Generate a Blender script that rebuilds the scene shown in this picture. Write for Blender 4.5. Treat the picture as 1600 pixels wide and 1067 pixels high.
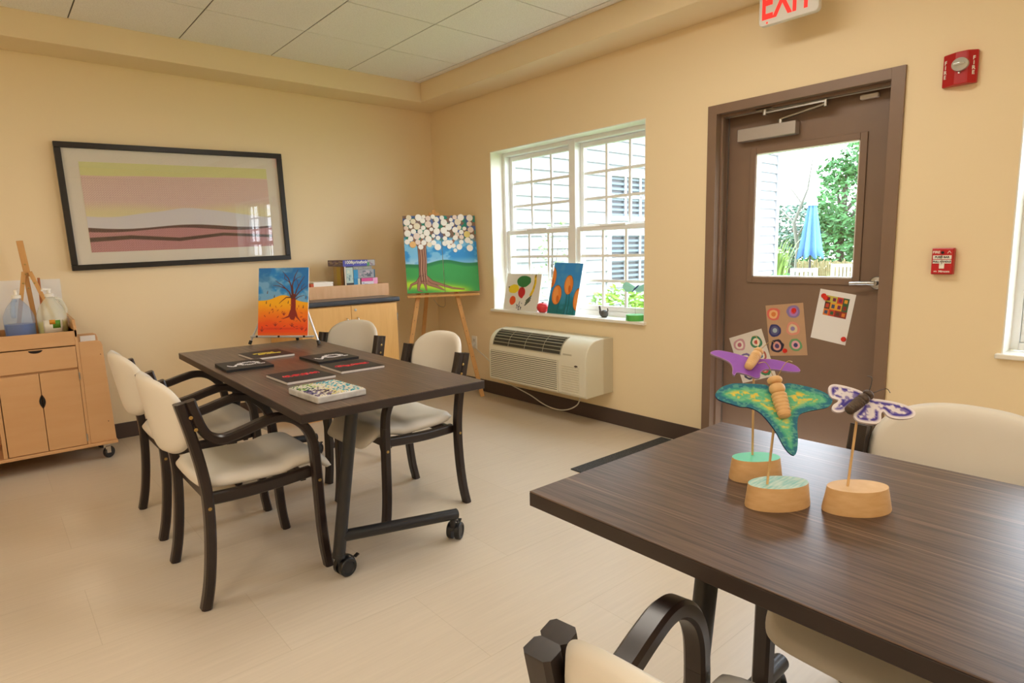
import bpy, bmesh, math, random
import numpy as np
from mathutils import Vector, Matrix, Euler
from mathutils.geometry import delaunay_2d_cdt

for o in list(bpy.data.objects): bpy.data.objects.remove(o)
scene = bpy.context.scene
C = scene.collection
PI = math.pi
rad = math.radians

# ------------------------------------------------------------------ camera
cam_d = bpy.data.cameras.new('camera'); cam = bpy.data.objects.new('camera', cam_d); C.objects.link(cam)
cam_d.sensor_fit = 'HORIZONTAL'; cam_d.sensor_width = 36.0
cam_d.lens = 963.7441 * 36.0 / 1600.0
cam_d.clip_start = 0.05; cam_d.clip_end = 200
pitch, yaw, roll = -0.1456, -0.7053, -0.0231
_f = Vector((-math.sin(yaw)*math.cos(pitch), math.cos(yaw)*math.cos(pitch), math.sin(pitch)))
_r = Vector((math.cos(yaw), math.sin(yaw), 0)); _u = _r.cross(_f)
_r2 = math.cos(roll)*_r + math.sin(roll)*_u; _u2 = -math.sin(roll)*_r + math.cos(roll)*_u
M = Matrix((_r2, _u2, -_f)).transposed().to_4x4(); M.translation = Vector((-3.3674, -5.0646, 1.2582))
cam.matrix_world = M
scene.camera = cam

# ------------------------------------------------------------------ world, light, exposure
w = bpy.data.worlds.new('sky'); scene.world = w; w.use_nodes = True
nt = w.node_tree; nt.nodes.clear()
wo = nt.nodes.new('ShaderNodeOutputWorld'); bg = nt.nodes.new('ShaderNodeBackground')
tc = nt.nodes.new('ShaderNodeTexCoord'); sep = nt.nodes.new('ShaderNodeSeparateXYZ'); cr = nt.nodes.new('ShaderNodeValToRGB')
nt.links.new(tc.outputs['Generated'], sep.inputs[0]); nt.links.new(sep.outputs['Z'], cr.inputs[0])
cr.color_ramp.elements[0].position = 0.0; cr.color_ramp.elements[0].color = (0.88, 0.93, 1.0, 1)
cr.color_ramp.elements[1].position = 0.7; cr.color_ramp.elements[1].color = (0.72, 0.85, 1.0, 1)
nt.links.new(cr.outputs[0], bg.inputs[0]); bg.inputs[1].default_value = 10.5
nt.links.new(bg.outputs[0], wo.inputs[0])

vs = scene.view_settings
vs.view_transform = 'Standard'; vs.look = 'None'; vs.gamma = 1.0; vs.use_curve_mapping = False
vs.exposure = 0.02
try:
    scene.cycles.max_bounces = 10; scene.cycles.diffuse_bounces = 6; scene.cycles.glossy_bounces = 4
    scene.cycles.transparent_max_bounces = 16; scene.cycles.transmission_bounces = 6
    scene.cycles.sample_clamp_indirect = 8.0
    scene.cycles.caustics_reflective = False; scene.cycles.caustics_refractive = False
except Exception: pass

sun_d = bpy.data.lights.new('sun', 'SUN'); sun = bpy.data.objects.new('sun', sun_d); C.objects.link(sun)
sun_d.energy = 0.7; sun_d.angle = rad(25); sun_d.color = (1.0, 0.97, 0.92)
sun.rotation_euler = Vector((-0.1, 0.55, -0.85)).to_track_quat('-Z', 'Y').to_euler()
sun.location = (6, -10, 9)

def area(name, loc, direction, sx, sy, energy, col, portal=False):
    d = bpy.data.lights.new(name, 'AREA'); o = bpy.data.objects.new(name, d); C.objects.link(o)
    d.shape = 'RECTANGLE'; d.size = sx; d.size_y = sy; d.energy = energy; d.color = col
    o.location = loc; o.rotation_euler = Vector(direction).to_track_quat('-Z', 'Y').to_euler()
    if portal:
        try: d.cycles.is_portal = True
        except Exception: pass
    return o
area('window_portal', (0.235, -1.685, 1.43), (-1, 0, 0), 1.62, 1.34, 1, (1, 1, 1), True)
area('window_portal', (0.235, -5.24, 1.43), (-1, 0, 0), 1.62, 1.34, 1, (1, 1, 1), True)
area('window_portal', (0.235, -3.47, 1.43), (-1, 0, 0), 0.6, 0.75, 1, (1, 1, 1), True)
# added ceiling fill lights, out of view; their glowing panels are built below
FILL_PANELS = [(-4.9, -2.4), (-4.6, -4.6), (-3.2, -7.0), (-1.5, -3.3), (-4.7, -7.2)]
for (tx, ty) in FILL_PANELS:
    area('added_fill_light', (tx, ty, 2.69), (0, 0, -1), 0.55, 1.15, 13 if ty > -3 else 19, (1.0, 0.955, 0.89))

# ------------------------------------------------------------------ colours and materials
def lin(c):
    if isinstance(c, str):
        c = c.lstrip('#'); c = [int(c[i:i+2], 16)/255 for i in (0, 2, 4)]
    return tuple((x/12.92 if x <= 0.04045 else ((x+0.055)/1.055)**2.4) for x in c)
_mc = {}
def mat(name, col='#808080', rough=0.5, metal=0.0, noise=None, scale=20, stretch=(1, 1, 1), amount=0.5, bump=0.0, spec=0.5, coat=0.0, dist=0.0, rough_var=0.0, detail=4):
    if name in _mc: return _mc[name]
    m = bpy.data.materials.new(name); m.use_nodes = True; N = m.node_tree.nodes; L = m.node_tree.links
    b = N['Principled BSDF']; c = lin(col)
    b.inputs['Base Color'].default_value = (*c, 1); b.inputs['Roughness'].default_value = rough
    b.inputs['Metallic'].default_value = metal; b.inputs['Specular IOR Level'].default_value = spec
    b.inputs['Coat Weight'].default_value = coat
    if noise or bump:
        t = N.new('ShaderNodeTexCoord'); mp = N.new('ShaderNodeMapping'); mp.inputs['Scale'].default_value = stretch
        nz = N.new('ShaderNodeTexNoise'); nz.inputs['Scale'].default_value = scale; nz.inputs['Detail'].default_value = detail
        nz.inputs['Distortion'].default_value = dist
        L.new(t.outputs['Object'], mp.inputs[0]); L.new(mp.outputs[0], nz.inputs['Vector'])
        if noise:
            r = N.new('ShaderNodeValToRGB'); c2 = lin(noise)
            r.color_ramp.elements[0].position = 0.5-amount/2; r.color_ramp.elements[0].color = (*c2, 1)
            r.color_ramp.elements[1].position = 0.5+amount/2; r.color_ramp.elements[1].color = (*c, 1)
            L.new(nz.outputs['Fac'], r.inputs[0]); L.new(r.outputs[0], b.inputs['Base Color'])
        if bump:
            bp = N.new('ShaderNodeBump'); bp.inputs['Strength'].default_value = bump; bp.inputs['Distance'].default_value = 0.002
            L.new(nz.outputs['Fac'], bp.inputs['Height']); L.new(bp.outputs[0], b.inputs['Normal'])
    _mc[name] = m; return m
def emit(name, col, s):
    if name in _mc: return _mc[name]
    m = bpy.data.materials.new(name); m.use_nodes = True; b = m.node_tree.nodes['Principled BSDF']
    b.inputs['Base Color'].default_value = (*lin(col), 1); b.inputs['Emission Color'].default_value = (*lin(col), 1)
    b.inputs['Emission Strength'].default_value = s; _mc[name] = m; return m
def glass(name, tint=(1, 1, 1), refl=0.05):
    if name in _mc: return _mc[name]
    m = bpy.data.materials.new(name); m.use_nodes = True; N = m.node_tree.nodes; L = m.node_tree.links; N.clear()
    o = N.new('ShaderNodeOutputMaterial'); mx = N.new('ShaderNodeMixShader'); tr = N.new('ShaderNodeBsdfTransparent'); gl = N.new('ShaderNodeBsdfGlossy')
    lw = N.new('ShaderNodeLayerWeight'); lw.inputs['Blend'].default_value = 0.5     # Schlick term of thin glass, alike from both faces
    pw = N.new('ShaderNodeMath'); pw.operation = 'POWER'; pw.inputs[1].default_value = 5.0; L.new(lw.outputs['Facing'], pw.inputs[0])
    fr = N.new('ShaderNodeMath'); fr.operation = 'MULTIPLY_ADD'; fr.inputs[1].default_value = 0.95; fr.inputs[2].default_value = refl; L.new(pw.outputs[0], fr.inputs[0])
    tr.inputs[0].default_value = (*tint, 1); gl.inputs['Roughness'].default_value = 0.0
    L.new(fr.outputs[0], mx.inputs[0]); L.new(tr.outputs[0], mx.inputs[1]); L.new(gl.outputs[0], mx.inputs[2]); L.new(mx.outputs[0], o.inputs[0])
    _mc[name] = m; return m
def paintmat(name, rough=0.6, coat=0.0):
    if name in _mc: return _mc[name]
    m = bpy.data.materials.new(name); m.use_nodes = True; N = m.node_tree.nodes; L = m.node_tree.links
    b = N['Principled BSDF']; a = N.new('ShaderNodeAttribute'); a.attribute_name = 'paint'
    L.new(a.outputs['Color'], b.inputs['Base Color']); b.inputs['Roughness'].default_value = rough; b.inputs['Coat Weight'].default_value = coat
    _mc[name] = m; return m

# ------------------------------------------------------------------ mesh builder
def catmull(P, n=6, closed=False):
    P = [Vector(p) for p in P]; out = []; N_ = len(P)
    rng = range(N_) if closed else range(N_-1)
    for i in rng:
        if closed: a, b, c, d = P[(i-1) % N_], P[i], P[(i+1) % N_], P[(i+2) % N_]
        else: a, b, c, d = P[max(i-1, 0)], P[i], P[i+1], P[min(i+2, N_-1)]
        for k in range(n):
            t = k/n
            out.append(0.5*((2*b)+(-a+c)*t+(2*a-5*b+4*c-d)*t*t+(-a+3*b-3*c+d)*t**3))
    if not closed: out.append(P[-1])
    return out
class MB:
    def __init__(s): s.v = []; s.f = []; s.m = []
    def add(s, vs_, fs, mi=0, T=None):
        n = len(s.v)
        s.v += [tuple(T @ Vector(v)) if T else tuple(v) for v in vs_]
        s.f += [tuple(i+n for i in f) for f in fs]; s.m += [mi]*len(fs); return s
    def box(s, lo, hi, mi=0, T=None):
        x0, y0, z0 = lo; x1, y1, z1 = hi
        return s.add([(x0,y0,z0),(x1,y0,z0),(x1,y1,z0),(x0,y1,z0),(x0,y0,z1),(x1,y0,z1),(x1,y1,z1),(x0,y1,z1)],
                     [(0,3,2,1),(4,5,6,7),(0,1,5,4),(1,2,6,5),(2,3,7,6),(3,0,4,7)], mi, T)
    def bar(s, p0, p1, wx, wz, up=(0, 0, 1), mi=0):
        p0, p1 = Vector(p0), Vector(p1); d = (p1-p0).normalized(); u = Vector(up); r = d.cross(u)
        if r.length < 1e-5: r = Vector((1, 0, 0))
        r.normalize(); u = r.cross(d)
        vs_ = []
        for p in (p0, p1):
            for a, b in ((-1,-1),(1,-1),(1,1),(-1,1)): vs_.append(p+r*a*wx/2+u*b*wz/2)
        return s.add(vs_, [(0,3,2,1),(4,5,6,7),(0,1,5,4),(1,2,6,5),(2,3,7,6),(3,0,4,7)][0:0] + [(3,2,1,0),(4,5,6,7),(0,1,5,4),(1,2,6,5),(2,3,7,6),(3,0,4,7)], mi)
    def tube(s, pts, r, seg=10, mi=0, cap=True):
        pts = [Vector(p) for p in pts]; n0 = len(s.v); N_ = len(pts); prev = None
        rs = r if isinstance(r, (list, tuple)) else [r]*N_
        for i, p in enumerate(pts):
            d = (pts[min(i+1, N_-1)]-pts[max(i-1, 0)]).normalized()
            if prev is None: a = d.orthogonal().normalized()
            else:
                a = prev-d*prev.dot(d)
                a = a.normalized() if a.length > 1e-6 else d.orthogonal().normalized()
            prev = a; b = d.cross(a)
            for k in range(seg):
                t = 2*PI*k/seg; s.v.append(tuple(p+(a*math.cos(t)+b*math.sin(t))*rs[i]))
        for i in range(N_-1):
            for k in range(seg):
                k2 = (k+1) % seg; s.f.append((n0+i*seg+k, n0+i*seg+k2, n0+(i+1)*seg+k2, n0+(i+1)*seg+k)); s.m.append(mi)
        if cap:
            s.f.append(tuple(n0+k for k in reversed(range(seg)))); s.f.append(tuple(n0+(N_-1)*seg+k for k in range(seg))); s.m += [mi, mi]
        return s
    def lathe(s, prof, T=None, seg=24, mi=0, sx=1, sy=1):
        n = len(prof); vs_ = []; fs = []
        for (r, z) in prof:
            for k in range(seg): t = 2*PI*k/seg; vs_.append((r*math.cos(t)*sx, r*math.sin(t)*sy, z))
        for i in range(n-1):
            for k in range(seg): k2 = (k+1) % seg; fs.append((i*seg+k, i*seg+k2, (i+1)*seg+k2, (i+1)*seg+k))
        fs.append(tuple(reversed(range(seg)))); fs.append(tuple((n-1)*seg+k for k in range(seg)))
        return s.add(vs_, fs, mi, T)
    def prism(s, out, z0, z1, mi=0, T=None):     # outline (x, y) CCW, extruded along z
        n = len(out)
        vs_ = [(a, b, z0) for a, b in out]+[(a, b, z1) for a, b in out]
        fs = [tuple(reversed(range(n))), tuple(range(n, 2*n))]+[(i, (i+1) % n, n+(i+1) % n, n+i) for i in range(n)]
        return s.add(vs_, fs, mi, T)
    def band(s, path, wy, th, y0, ch=0.0065, mi=0):   # bent lamination in the x-z plane, chamfered rectangular section
        P = [Vector((p[0], 0, p[1])) for p in path]; N_ = len(P); n0 = len(s.v)
        sec = [(-wy/2+ch, -th/2), (wy/2-ch, -th/2), (wy/2, -th/2+ch), (wy/2, th/2-ch), (wy/2-ch, th/2), (-wy/2+ch, th/2), (-wy/2, th/2-ch), (-wy/2, -th/2+ch)]
        for i, p in enumerate(P):
            d = (P[min(i+1, N_-1)]-P[max(i-1, 0)]).normalized(); nrm = Vector((-d.z, 0, d.x))
            for (a, b) in sec: s.v.append((p.x+nrm.x*b, y0+a, p.z+nrm.z*b))
        for i in range(N_-1):
            for k in range(8):
                k2 = (k+1) % 8; s.f.append((n0+i*8+k, n0+(i+1)*8+k, n0+(i+1)*8+k2, n0+i*8+k2)); s.m.append(mi)
        s.f.append(tuple(n0+k for k in range(8))); s.f.append(tuple(n0+(N_-1)*8+k for k in reversed(range(8)))); s.m += [mi, mi]
        return s
    def build(s, name, mats, parent=None, smooth=None, bevel=0.0, seg=2):
        me = bpy.data.meshes.new(name); me.from_pydata(s.v, [], s.f); 
        if not isinstance(mats, (list, tuple)): mats = [mats]
        for m in mats: me.materials.append(m)
        me.polygons.foreach_set('material_index', s.m)
        bm = bmesh.new(); bm.from_mesh(me); bmesh.ops.recalc_face_normals(bm, faces=bm.faces); bm.to_mesh(me); bm.free()
        if smooth is not None:
            me.polygons.foreach_set('use_smooth', [True]*len(me.polygons)); me.set_sharp_from_angle(angle=rad(smooth))
        me.update()
        o = bpy.data.objects.new(name, me); C.objects.link(o)
        if parent: o.parent = parent
        if bevel:
            b = o.modifiers.new('bevel', 'BEVEL'); b.width = bevel; b.segments = seg; b.limit_method = 'ANGLE'; b.angle_limit = rad(40)
        return o
def tag(o, label=None, cat=None, group=None, kind=None):
    if label: o['label'] = label
    if cat: o['category'] = cat
    if group: o['group'] = group
    if kind: o['kind'] = kind
    return o
def thing(name, label, cat, loc=(0, 0, 0), rz=0, group=None):
    o = bpy.data.objects.new(name, None); C.objects.link(o); o.empty_display_size = 0.1
    o.location = loc; o.rotation_euler = (0, 0, rz); return tag(o, label, cat, group)
def struct(name, loc=(0, 0, 0)):
    o = bpy.data.objects.new(name, None); C.objects.link(o); o.location = loc; o['kind'] = 'structure'; return o
def copy_tree(o, parent=None):
    c = o.copy(); C.objects.link(c)
    if parent: c.parent = parent
    for ch in list(o.children): copy_tree(ch, c)
    return c
def frame_T(origin, xaxis, yaxis):
    x = Vector(xaxis).normalized(); y = Vector(yaxis); y = (y-x*y.dot(x)).normalized(); z = x.cross(y)
    m = Matrix((x, y, z)).transposed().to_4x4(); m.translation = Vector(origin); return m
def text_obj(name, body, size, T, m, parent=None, ext=0.0005, sx=1.0, bold=0.0):
    cu = bpy.data.curves.new(name, 'FONT'); cu.body = body; cu.size = size; cu.extrude = ext; cu.align_x = 'CENTER'; cu.align_y = 'CENTER'; cu.offset = bold
    to = bpy.data.objects.new(name, cu); C.objects.link(to)
    dg = bpy.context.evaluated_depsgraph_get(); me = bpy.data.meshes.new_from_object(to.evaluated_get(dg))
    bpy.data.objects.remove(to); me.transform(T @ Matrix.Diagonal((sx, 1, 1, 1))); me.materials.clear(); me.materials.append(m)
    o = bpy.data.objects.new(name, me); C.objects.link(o)
    if parent: o.parent = parent
    return o

# ---- painted surfaces: colour per vertex on a fine mesh
def vnoise(x, y, seed=0):
    xi = np.floor(x).astype(np.int64); yi = np.floor(y).astype(np.int64); fx = x-xi; fy = y-yi
    fx = fx*fx*(3-2*fx); fy = fy*fy*(3-2*fy)
    def h(a, b):
        n = (a*374761393+b*668265263+seed*1274126177) & 0x7fffffff
        n = ((n ^ (n >> 13))*1274126177) & 0x7fffffff
        return ((n ^ (n >> 16)) & 0xffff)/65535.0
    return (h(xi, yi)*(1-fx)+h(xi+1, yi)*fx)*(1-fy)+(h(xi, yi+1)*(1-fx)+h(xi+1, yi+1)*fx)*fy
def fbm(x, y, seed=0, oc=4):
    s = 0; a = 0.5; t = 0
    for i in range(oc): s = s+a*vnoise(x*2**i, y*2**i, seed+i*17); t += a; a *= 0.5
    return s/t
def rgb(c): return np.array([int(c.lstrip('#')[i:i+2], 16)/255 for i in (0, 2, 4)])
def ss(a, b, x): t = np.clip((x-a)/(b-a), 0, 1); return t*t*(3-2*t)
class Canvas:
    def __init__(s, U, V, base, asp=1.0):
        s.U = U; s.V = V; s.asp = asp; s.px = 0.004
        s.c = np.ones((len(U), 3))*rgb(base)
    def mix(s, a, col):
        col = rgb(col) if isinstance(col, str) else col
        a = np.clip(a, 0, 1)[:, None]; s.c = s.c*(1-a)+col*a
    def ell(s, cx, cy, rx, ry, col, rot=0, soft=0.004, wob=0.0, seed=0):
        dx = (s.U-cx); dy = (s.V-cy)*s.asp; c_, s_ = math.cos(rot), math.sin(rot)
        x = dx*c_+dy*s_; y = -dx*s_+dy*c_
        r = np.sqrt((x/rx)**2+(y/ry)**2)
        if wob: r = r*(1+wob*(fbm(s.U*9+seed*3.1, s.V*9, seed, 2)-0.5))
        d = (r-1)*min(rx, ry); s.mix(1-ss(-soft, soft, d), col)
    def line(s, pts, w0, w1, col, soft=0.003):
        n = len(pts)-1; best = np.full(len(s.U), 9.0)
        for i in range(n):
            (x0, y0), (x1, y1) = pts[i], pts[i+1]; y0 *= s.asp; y1 *= s.asp; X = s.U; Y = s.V*s.asp
            dx, dy = x1-x0, y1-y0; L2 = dx*dx+dy*dy+1e-12
            t = np.clip(((X-x0)*dx+(Y-y0)*dy)/L2, 0, 1); d = np.hypot(X-x0-t*dx, Y-y0-t*dy)
            wd = w0+(w1-w0)*(i+t)/n; best = np.minimum(best, d-wd)
        s.mix(1-ss(-soft, soft, best), col)
    def lincol(s):
        c = np.clip(s.c, 0, 1); return np.where(c <= 0.04045, c/12.92, ((c+0.055)/1.055)**2.4)
def set_paint(me, cols):
    a = me.color_attributes.new('paint', 'FLOAT_COLOR', 'POINT')
    buf = np.ones((len(me.vertices), 4)); buf[:, :3] = cols; a.data.foreach_set('color', buf.ravel())
def painted_panel(name, w_, h_, th, fn, m_edge, parent=None, nx=150, ny=None, T=None, rough=0.55, u0=0, u1=1, coat=0.0):
    """panel in local x (width) and y (height), face towards +z, origin at bottom-left corner of the front"""
    ny = ny or int(nx*h_/w_); xs = np.linspace(0, 1, nx+1); ys = np.linspace(0, 1, ny+1)
    U, V = np.meshgrid(xs, ys); U = U.ravel(); V = V.ravel()
    P = np.stack([U*w_, V*h_, np.zeros_like(U)], 1)
    i = np.arange(ny)[:, None]*(nx+1)+np.arange(nx)[None, :]; i = i.ravel()
    F = np.stack([i, i+1, i+nx+2, i+nx+1], 1).tolist(); n = len(P)
    back = [(0, 0, -th), (w_, 0, -th), (w_, h_, -th), (0, h_, -th), (0, 0, 0), (w_, 0, 0), (w_, h_, 0), (0, h_, 0)]
    F2 = [[n+0, n+3, n+2, n+1], [n, n+1, n+5, n+4], [n+1, n+2, n+6, n+5], [n+2, n+3, n+7, n+6], [n+3, n, n+4, n+7]]
    me = bpy.data.meshes.new(name); me.from_pydata(P.tolist()+back, [], F+F2)
    me.materials.append(paintmat('painted_%s' % name, rough, coat)); me.materials.append(m_edge)
    me.polygons.foreach_set('material_index', [0]*len(F)+[1]*5)
    cols = fn(u0+(u1-u0)*U, V); cols = np.vstack([cols, np.ones((8, 3))*0.8]); set_paint(me, cols)
    if T: me.transform(T)
    me.update(); o = bpy.data.objects.new(name, me); C.objects.link(o)
    if parent: o.parent = parent
    return o
def painted_shape(name, outline, th, h, fn, m_edge, parent=None, T=None, rough=0.6, bend=None):
    """cut-out board: outline (x, y) CCW; fn(x, y, distance to edge)"""
    O = np.array(outline); n = len(O)
    xs = np.arange(O[:, 0].min(), O[:, 0].max(), h); ys = np.arange(O[:, 1].min(), O[:, 1].max(), h)
    X, Y = np.meshgrid(xs, ys); X = X.ravel(); Y = Y.ravel()
    def dist(X, Y):
        D = np.full(len(X), 9.0)
        for k in range(n):
            x0, y0 = O[k]; x1, y1 = O[(k+1) % n]; dx, dy = x1-x0, y1-y0
            t = np.clip(((X-x0)*dx+(Y-y0)*dy)/(dx*dx+dy*dy+1e-12), 0, 1); D = np.minimum(D, np.hypot(X-x0-t*dx, Y-y0-t*dy))
        return D
    k_ = dist(X, Y) > h*0.6
    pts = [Vector(p) for p in outline]+[Vector(p) for p in zip(X[k_], Y[k_])]
    V2, E2, F2, *_ = delaunay_2d_cdt(pts, [], [list(range(n))], 1, 1e-7)
    V2 = np.array([(v.x, v.y) for v in V2]); nv = len(V2)
    zb = bend(V2[:, 0], V2[:, 1]) if bend else np.zeros(nv)
    top = [(x, y, z) for (x, y), z in zip(V2, zb)]; bot = [(x, y, z-th) for (x, y), z in zip(V2, zb)]
    F = [tuple(f) for f in F2]; Fb = [tuple(reversed([i+nv for i in f])) for f in F]
    cnt = {}
    for f in F:
        for a, b in zip(f, f[1:]+f[:1]): cnt[(a, b)] = 1
    side = [(a, b, b+nv, a+nv) for (a, b) in cnt if (b, a) not in cnt]
    me = bpy.data.meshes.new(name); me.from_pydata(top+bot, [], F+Fb+side)
    me.materials.append(paintmat('painted_%s' % name, rough)); me.materials.append(m_edge)
    me.polygons.foreach_set('material_index', [0]*len(F)+[0]*len(Fb)+[1]*len(side))
    cols = fn(V2[:, 0], V2[:, 1], dist(V2[:, 0], V2[:, 1])); set_paint(me, np.vstack([cols, cols]))
    if T: me.transform(T)
    bm = bmesh.new(); bm.from_mesh(me); bmesh.ops.recalc_face_normals(bm, faces=bm.faces); bm.to_mesh(me); bm.free()
    me.update(); o = bpy.data.objects.new(name, me); C.objects.link(o)
    if parent: o.parent = parent
    return o
def cushion(mb, half_u, half_v, th, fn, n=22, p=3.0, mi=0):
    """rounded pad; fn maps (u, v, w) to a point, w across the thickness"""
    vs_ = []; fs = []; N_ = n+1
    for side in (1, -1):
        for j in range(N_):
            for i in range(N_):
                a = -1+2*i/n; b = -1+2*j/n
                q = (abs(a)**p+abs(b)**p)**(1/p); m_ = max(abs(a), abs(b)); k = (m_/q) if q > 0 else 1
                x, y = a*k, b*k; r = min(1, m_)
                z = side*th/2*(1-r**7)**0.5 if r < 1 else 0
                rr = 1-0.0*(1-abs(side))
                vs_.append(fn(x*half_u*rr, y*half_v*rr, z))
    for side in (0, 1):
        o = side*N_*N_
        for j in range(n):
            for i in range(n):
                q = (o+j*N_+i, o+j*N_+i+1, o+(j+1)*N_+i+1, o+(j+1)*N_+i); fs.append(q if side == 0 else tuple(reversed(q)))
    mb.add(vs_, fs, mi); return mb
def weld(o, d=1e-5):
    bm = bmesh.new(); bm.from_mesh(o.data); bmesh.ops.remove_doubles(bm, verts=bm.verts, dist=d)
    bmesh.ops.recalc_face_normals(bm, faces=bm.faces); bm.to_mesh(o.data); bm.free(); return o

# ------------------------------------------------------------------ shared materials
def wall_mat():
    m = mat('wall_paint', '#eedbb6', 0.55, bump=0.06, scale=180, detail=2); return m
M_wall = wall_mat()
M_white = mat('white_paint', '#eeebe2', 0.4)
M_vinyl = mat('window_vinyl', '#f2f4f5', 0.35)
M_doorb = mat('brown_paint', '#836b59', 0.38, noise='#7c6453', scale=6, amount=0.8)
M_base = mat('baseboard_rubber', '#4b3d36', 0.5)
M_dark = mat('espresso_wood', '#2b1f1b', 0.3, noise='#1f1614', scale=9, stretch=(2, 12, 2), amount=0.7)
M_steel = mat('satin_steel', '#b9b7b3', 0.3, 1.0)
M_chrome = mat('chrome', '#d8d8d8', 0.12, 1.0)
M_brass = mat('brass', '#b79a5f', 0.35, 1.0)
M_black = mat('black_plastic', '#151516', 0.4)
M_blackm = mat('black_powder_coat', '#201f21', 0.38, bump=0.1, scale=400)
M_uph = mat('cream_vinyl_upholstery', '#e0dacf', 0.40, noise='#d9d1c4', scale=5, amount=0.9, bump=0.08)
M_maple = mat('maple_laminate', '#d2a678', 0.4, noise='#ca9b6a', scale=4, stretch=(1, 1, 6), amount=0.9)
M_maple2 = mat('honey_maple', '#e8b974', 0.38, noise='#dba863', scale=5, stretch=(7, 7, 0.8), amount=0.8, dist=1.0)
M_pine = mat('easel_pine', '#d8a565', 0.5, noise='#c48f50', scale=8, stretch=(5, 5, 0.8), amount=0.7)
M_paper = mat('paper', '#efece6', 0.8)
M_edge = mat('canvas_edge', '#e9e6de', 0.8)
M_glass = glass('window_glass')
M_red = mat('alarm_red', '#b3141c', 0.3)
M_magnet = mat('red_magnet', '#d42a1c', 0.4)

# ================================================================== THE SETTING
def floor_mat():
    m = bpy.data.materials.new('vinyl_floor'); m.use_nodes = True; N = m.node_tree.nodes; L = m.node_tree.links; b = N['Principled BSDF']
    t = N.new('ShaderNodeTexCoord'); mp = N.new('ShaderNodeMapping'); mp.inputs['Rotation'].default_value = (0, 0, 0.0)
    L.new(t.outputs['Object'], mp.inputs[0])
    br = N.new('ShaderNodeTexBrick'); br.offset = 0.5; br.inputs['Scale'].default_value = 1.0
    br.inputs['Brick Width'].default_value = 0.914; br.inputs['Row Height'].default_value = 0.457; br.inputs['Mortar Size'].default_value = 0.0012
    br.inputs['Mortar Smooth'].default_value = 0.3
    br.inputs['Color1'].default_value = (*lin('#d3c6b4'), 1); br.inputs['Color2'].default_value = (*lin('#d0c2af'), 1); br.inputs['Mortar'].default_value = (*lin('#c2b49f'), 1)
    L.new(mp.outputs[0], br.inputs['Vector'])
    mp2 = N.new('ShaderNodeMapping'); mp2.inputs['Scale'].default_value = (1.2, 28, 1); L.new(t.outputs['Object'], mp2.inputs[0])
    nz = N.new('ShaderNodeTexNoise'); nz.inputs['Scale'].default_value = 3.0; nz.inputs['Detail'].default_value = 5; L.new(mp2.outputs[0], nz.inputs['Vector'])
    nz2 = N.new('ShaderNodeTexNoise'); nz2.inputs['Scale'].default_value = 2.2; nz2.inputs['Detail'].default_value = 3; L.new(t.outputs['Object'], nz2.inputs['Vector'])
    rp = N.new('ShaderNodeValToRGB'); rp.color_ramp.elements[0].color = (0.84, 0.82, 0.79, 1); rp.color_ramp.elements[0].position = 0.3
    rp.color_ramp.elements[1].color = (1.06, 1.05, 1.03, 1); rp.color_ramp.elements[1].position = 0.72; L.new(nz.outputs['Fac'], rp.inputs[0])
    mx = N.new('ShaderNodeMix'); mx.data_type = 'RGBA'; mx.blend_type = 'MULTIPLY'; mx.inputs[0].default_value = 0.35
    L.new(br.outputs['Color'], mx.inputs[6]); L.new(rp.outputs[0], mx.inputs[7]); L.new(mx.outputs[2], b.inputs['Base Color'])
    mr = N.new('ShaderNodeMapRange'); mr.inputs[3].default_value = 0.27; mr.inputs[4].default_value = 0.42; L.new(nz2.outputs['Fac'], mr.inputs[0]); L.new(mr.outputs[0], b.inputs['Roughness'])
    b.inputs['Specular IOR Level'].default_value = 0.45
    return m
def ceiling_mat():
    m = bpy.data.materials.new('ceiling_tiles'); m.use_nodes = True; N = m.node_tree.nodes; L = m.node_tree.links; b = N['Principled BSDF']
    b.inputs['Base Color'].default_value = (*lin('#dcd9d2'), 1); b.inputs['Roughness'].default_value = 0.9
    t = N.new('ShaderNodeTexCoord'); nz = N.new('ShaderNodeTexNoise'); nz.inputs['Scale'].default_value = 160; nz.inputs['Detail'].default_value = 3
    L.new(t.outputs['Object'], nz.inputs['Vector']); r = N.new('ShaderNodeValToRGB')
    r.color_ramp.elements[0].position = 0.3; r.color_ramp.elements[0].color = (*lin('#e6e5e2'), 1); r.color_ramp.elements[1].position = 0.55; r.color_ramp.elements[1].color = (*lin('#f6f5f3'), 1)
    L.new(nz.outputs['Fac'], r.inputs[0]); L.new(r.outputs[0], b.inputs['Base Color']); return m

RX0, RY0 = -6.2, -8.0       # room corners opposite the camera's view
H = 2.7136; D_ = 0.1592; SD = 0.3087; SR = 0.2946
WZ0, WZ1 = 0.764, 2.087
W1 = (-2.4924, -0.8779); W2 = (-6.05, -4.425); DR = (-3.93, -3.0); DRT = 2.02; WT = 0.24

o = MB().box((RX0, RY0, -0.1), (0, 0, 0)).build('floor', floor_mat()); o['kind'] = 'structure'
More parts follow.
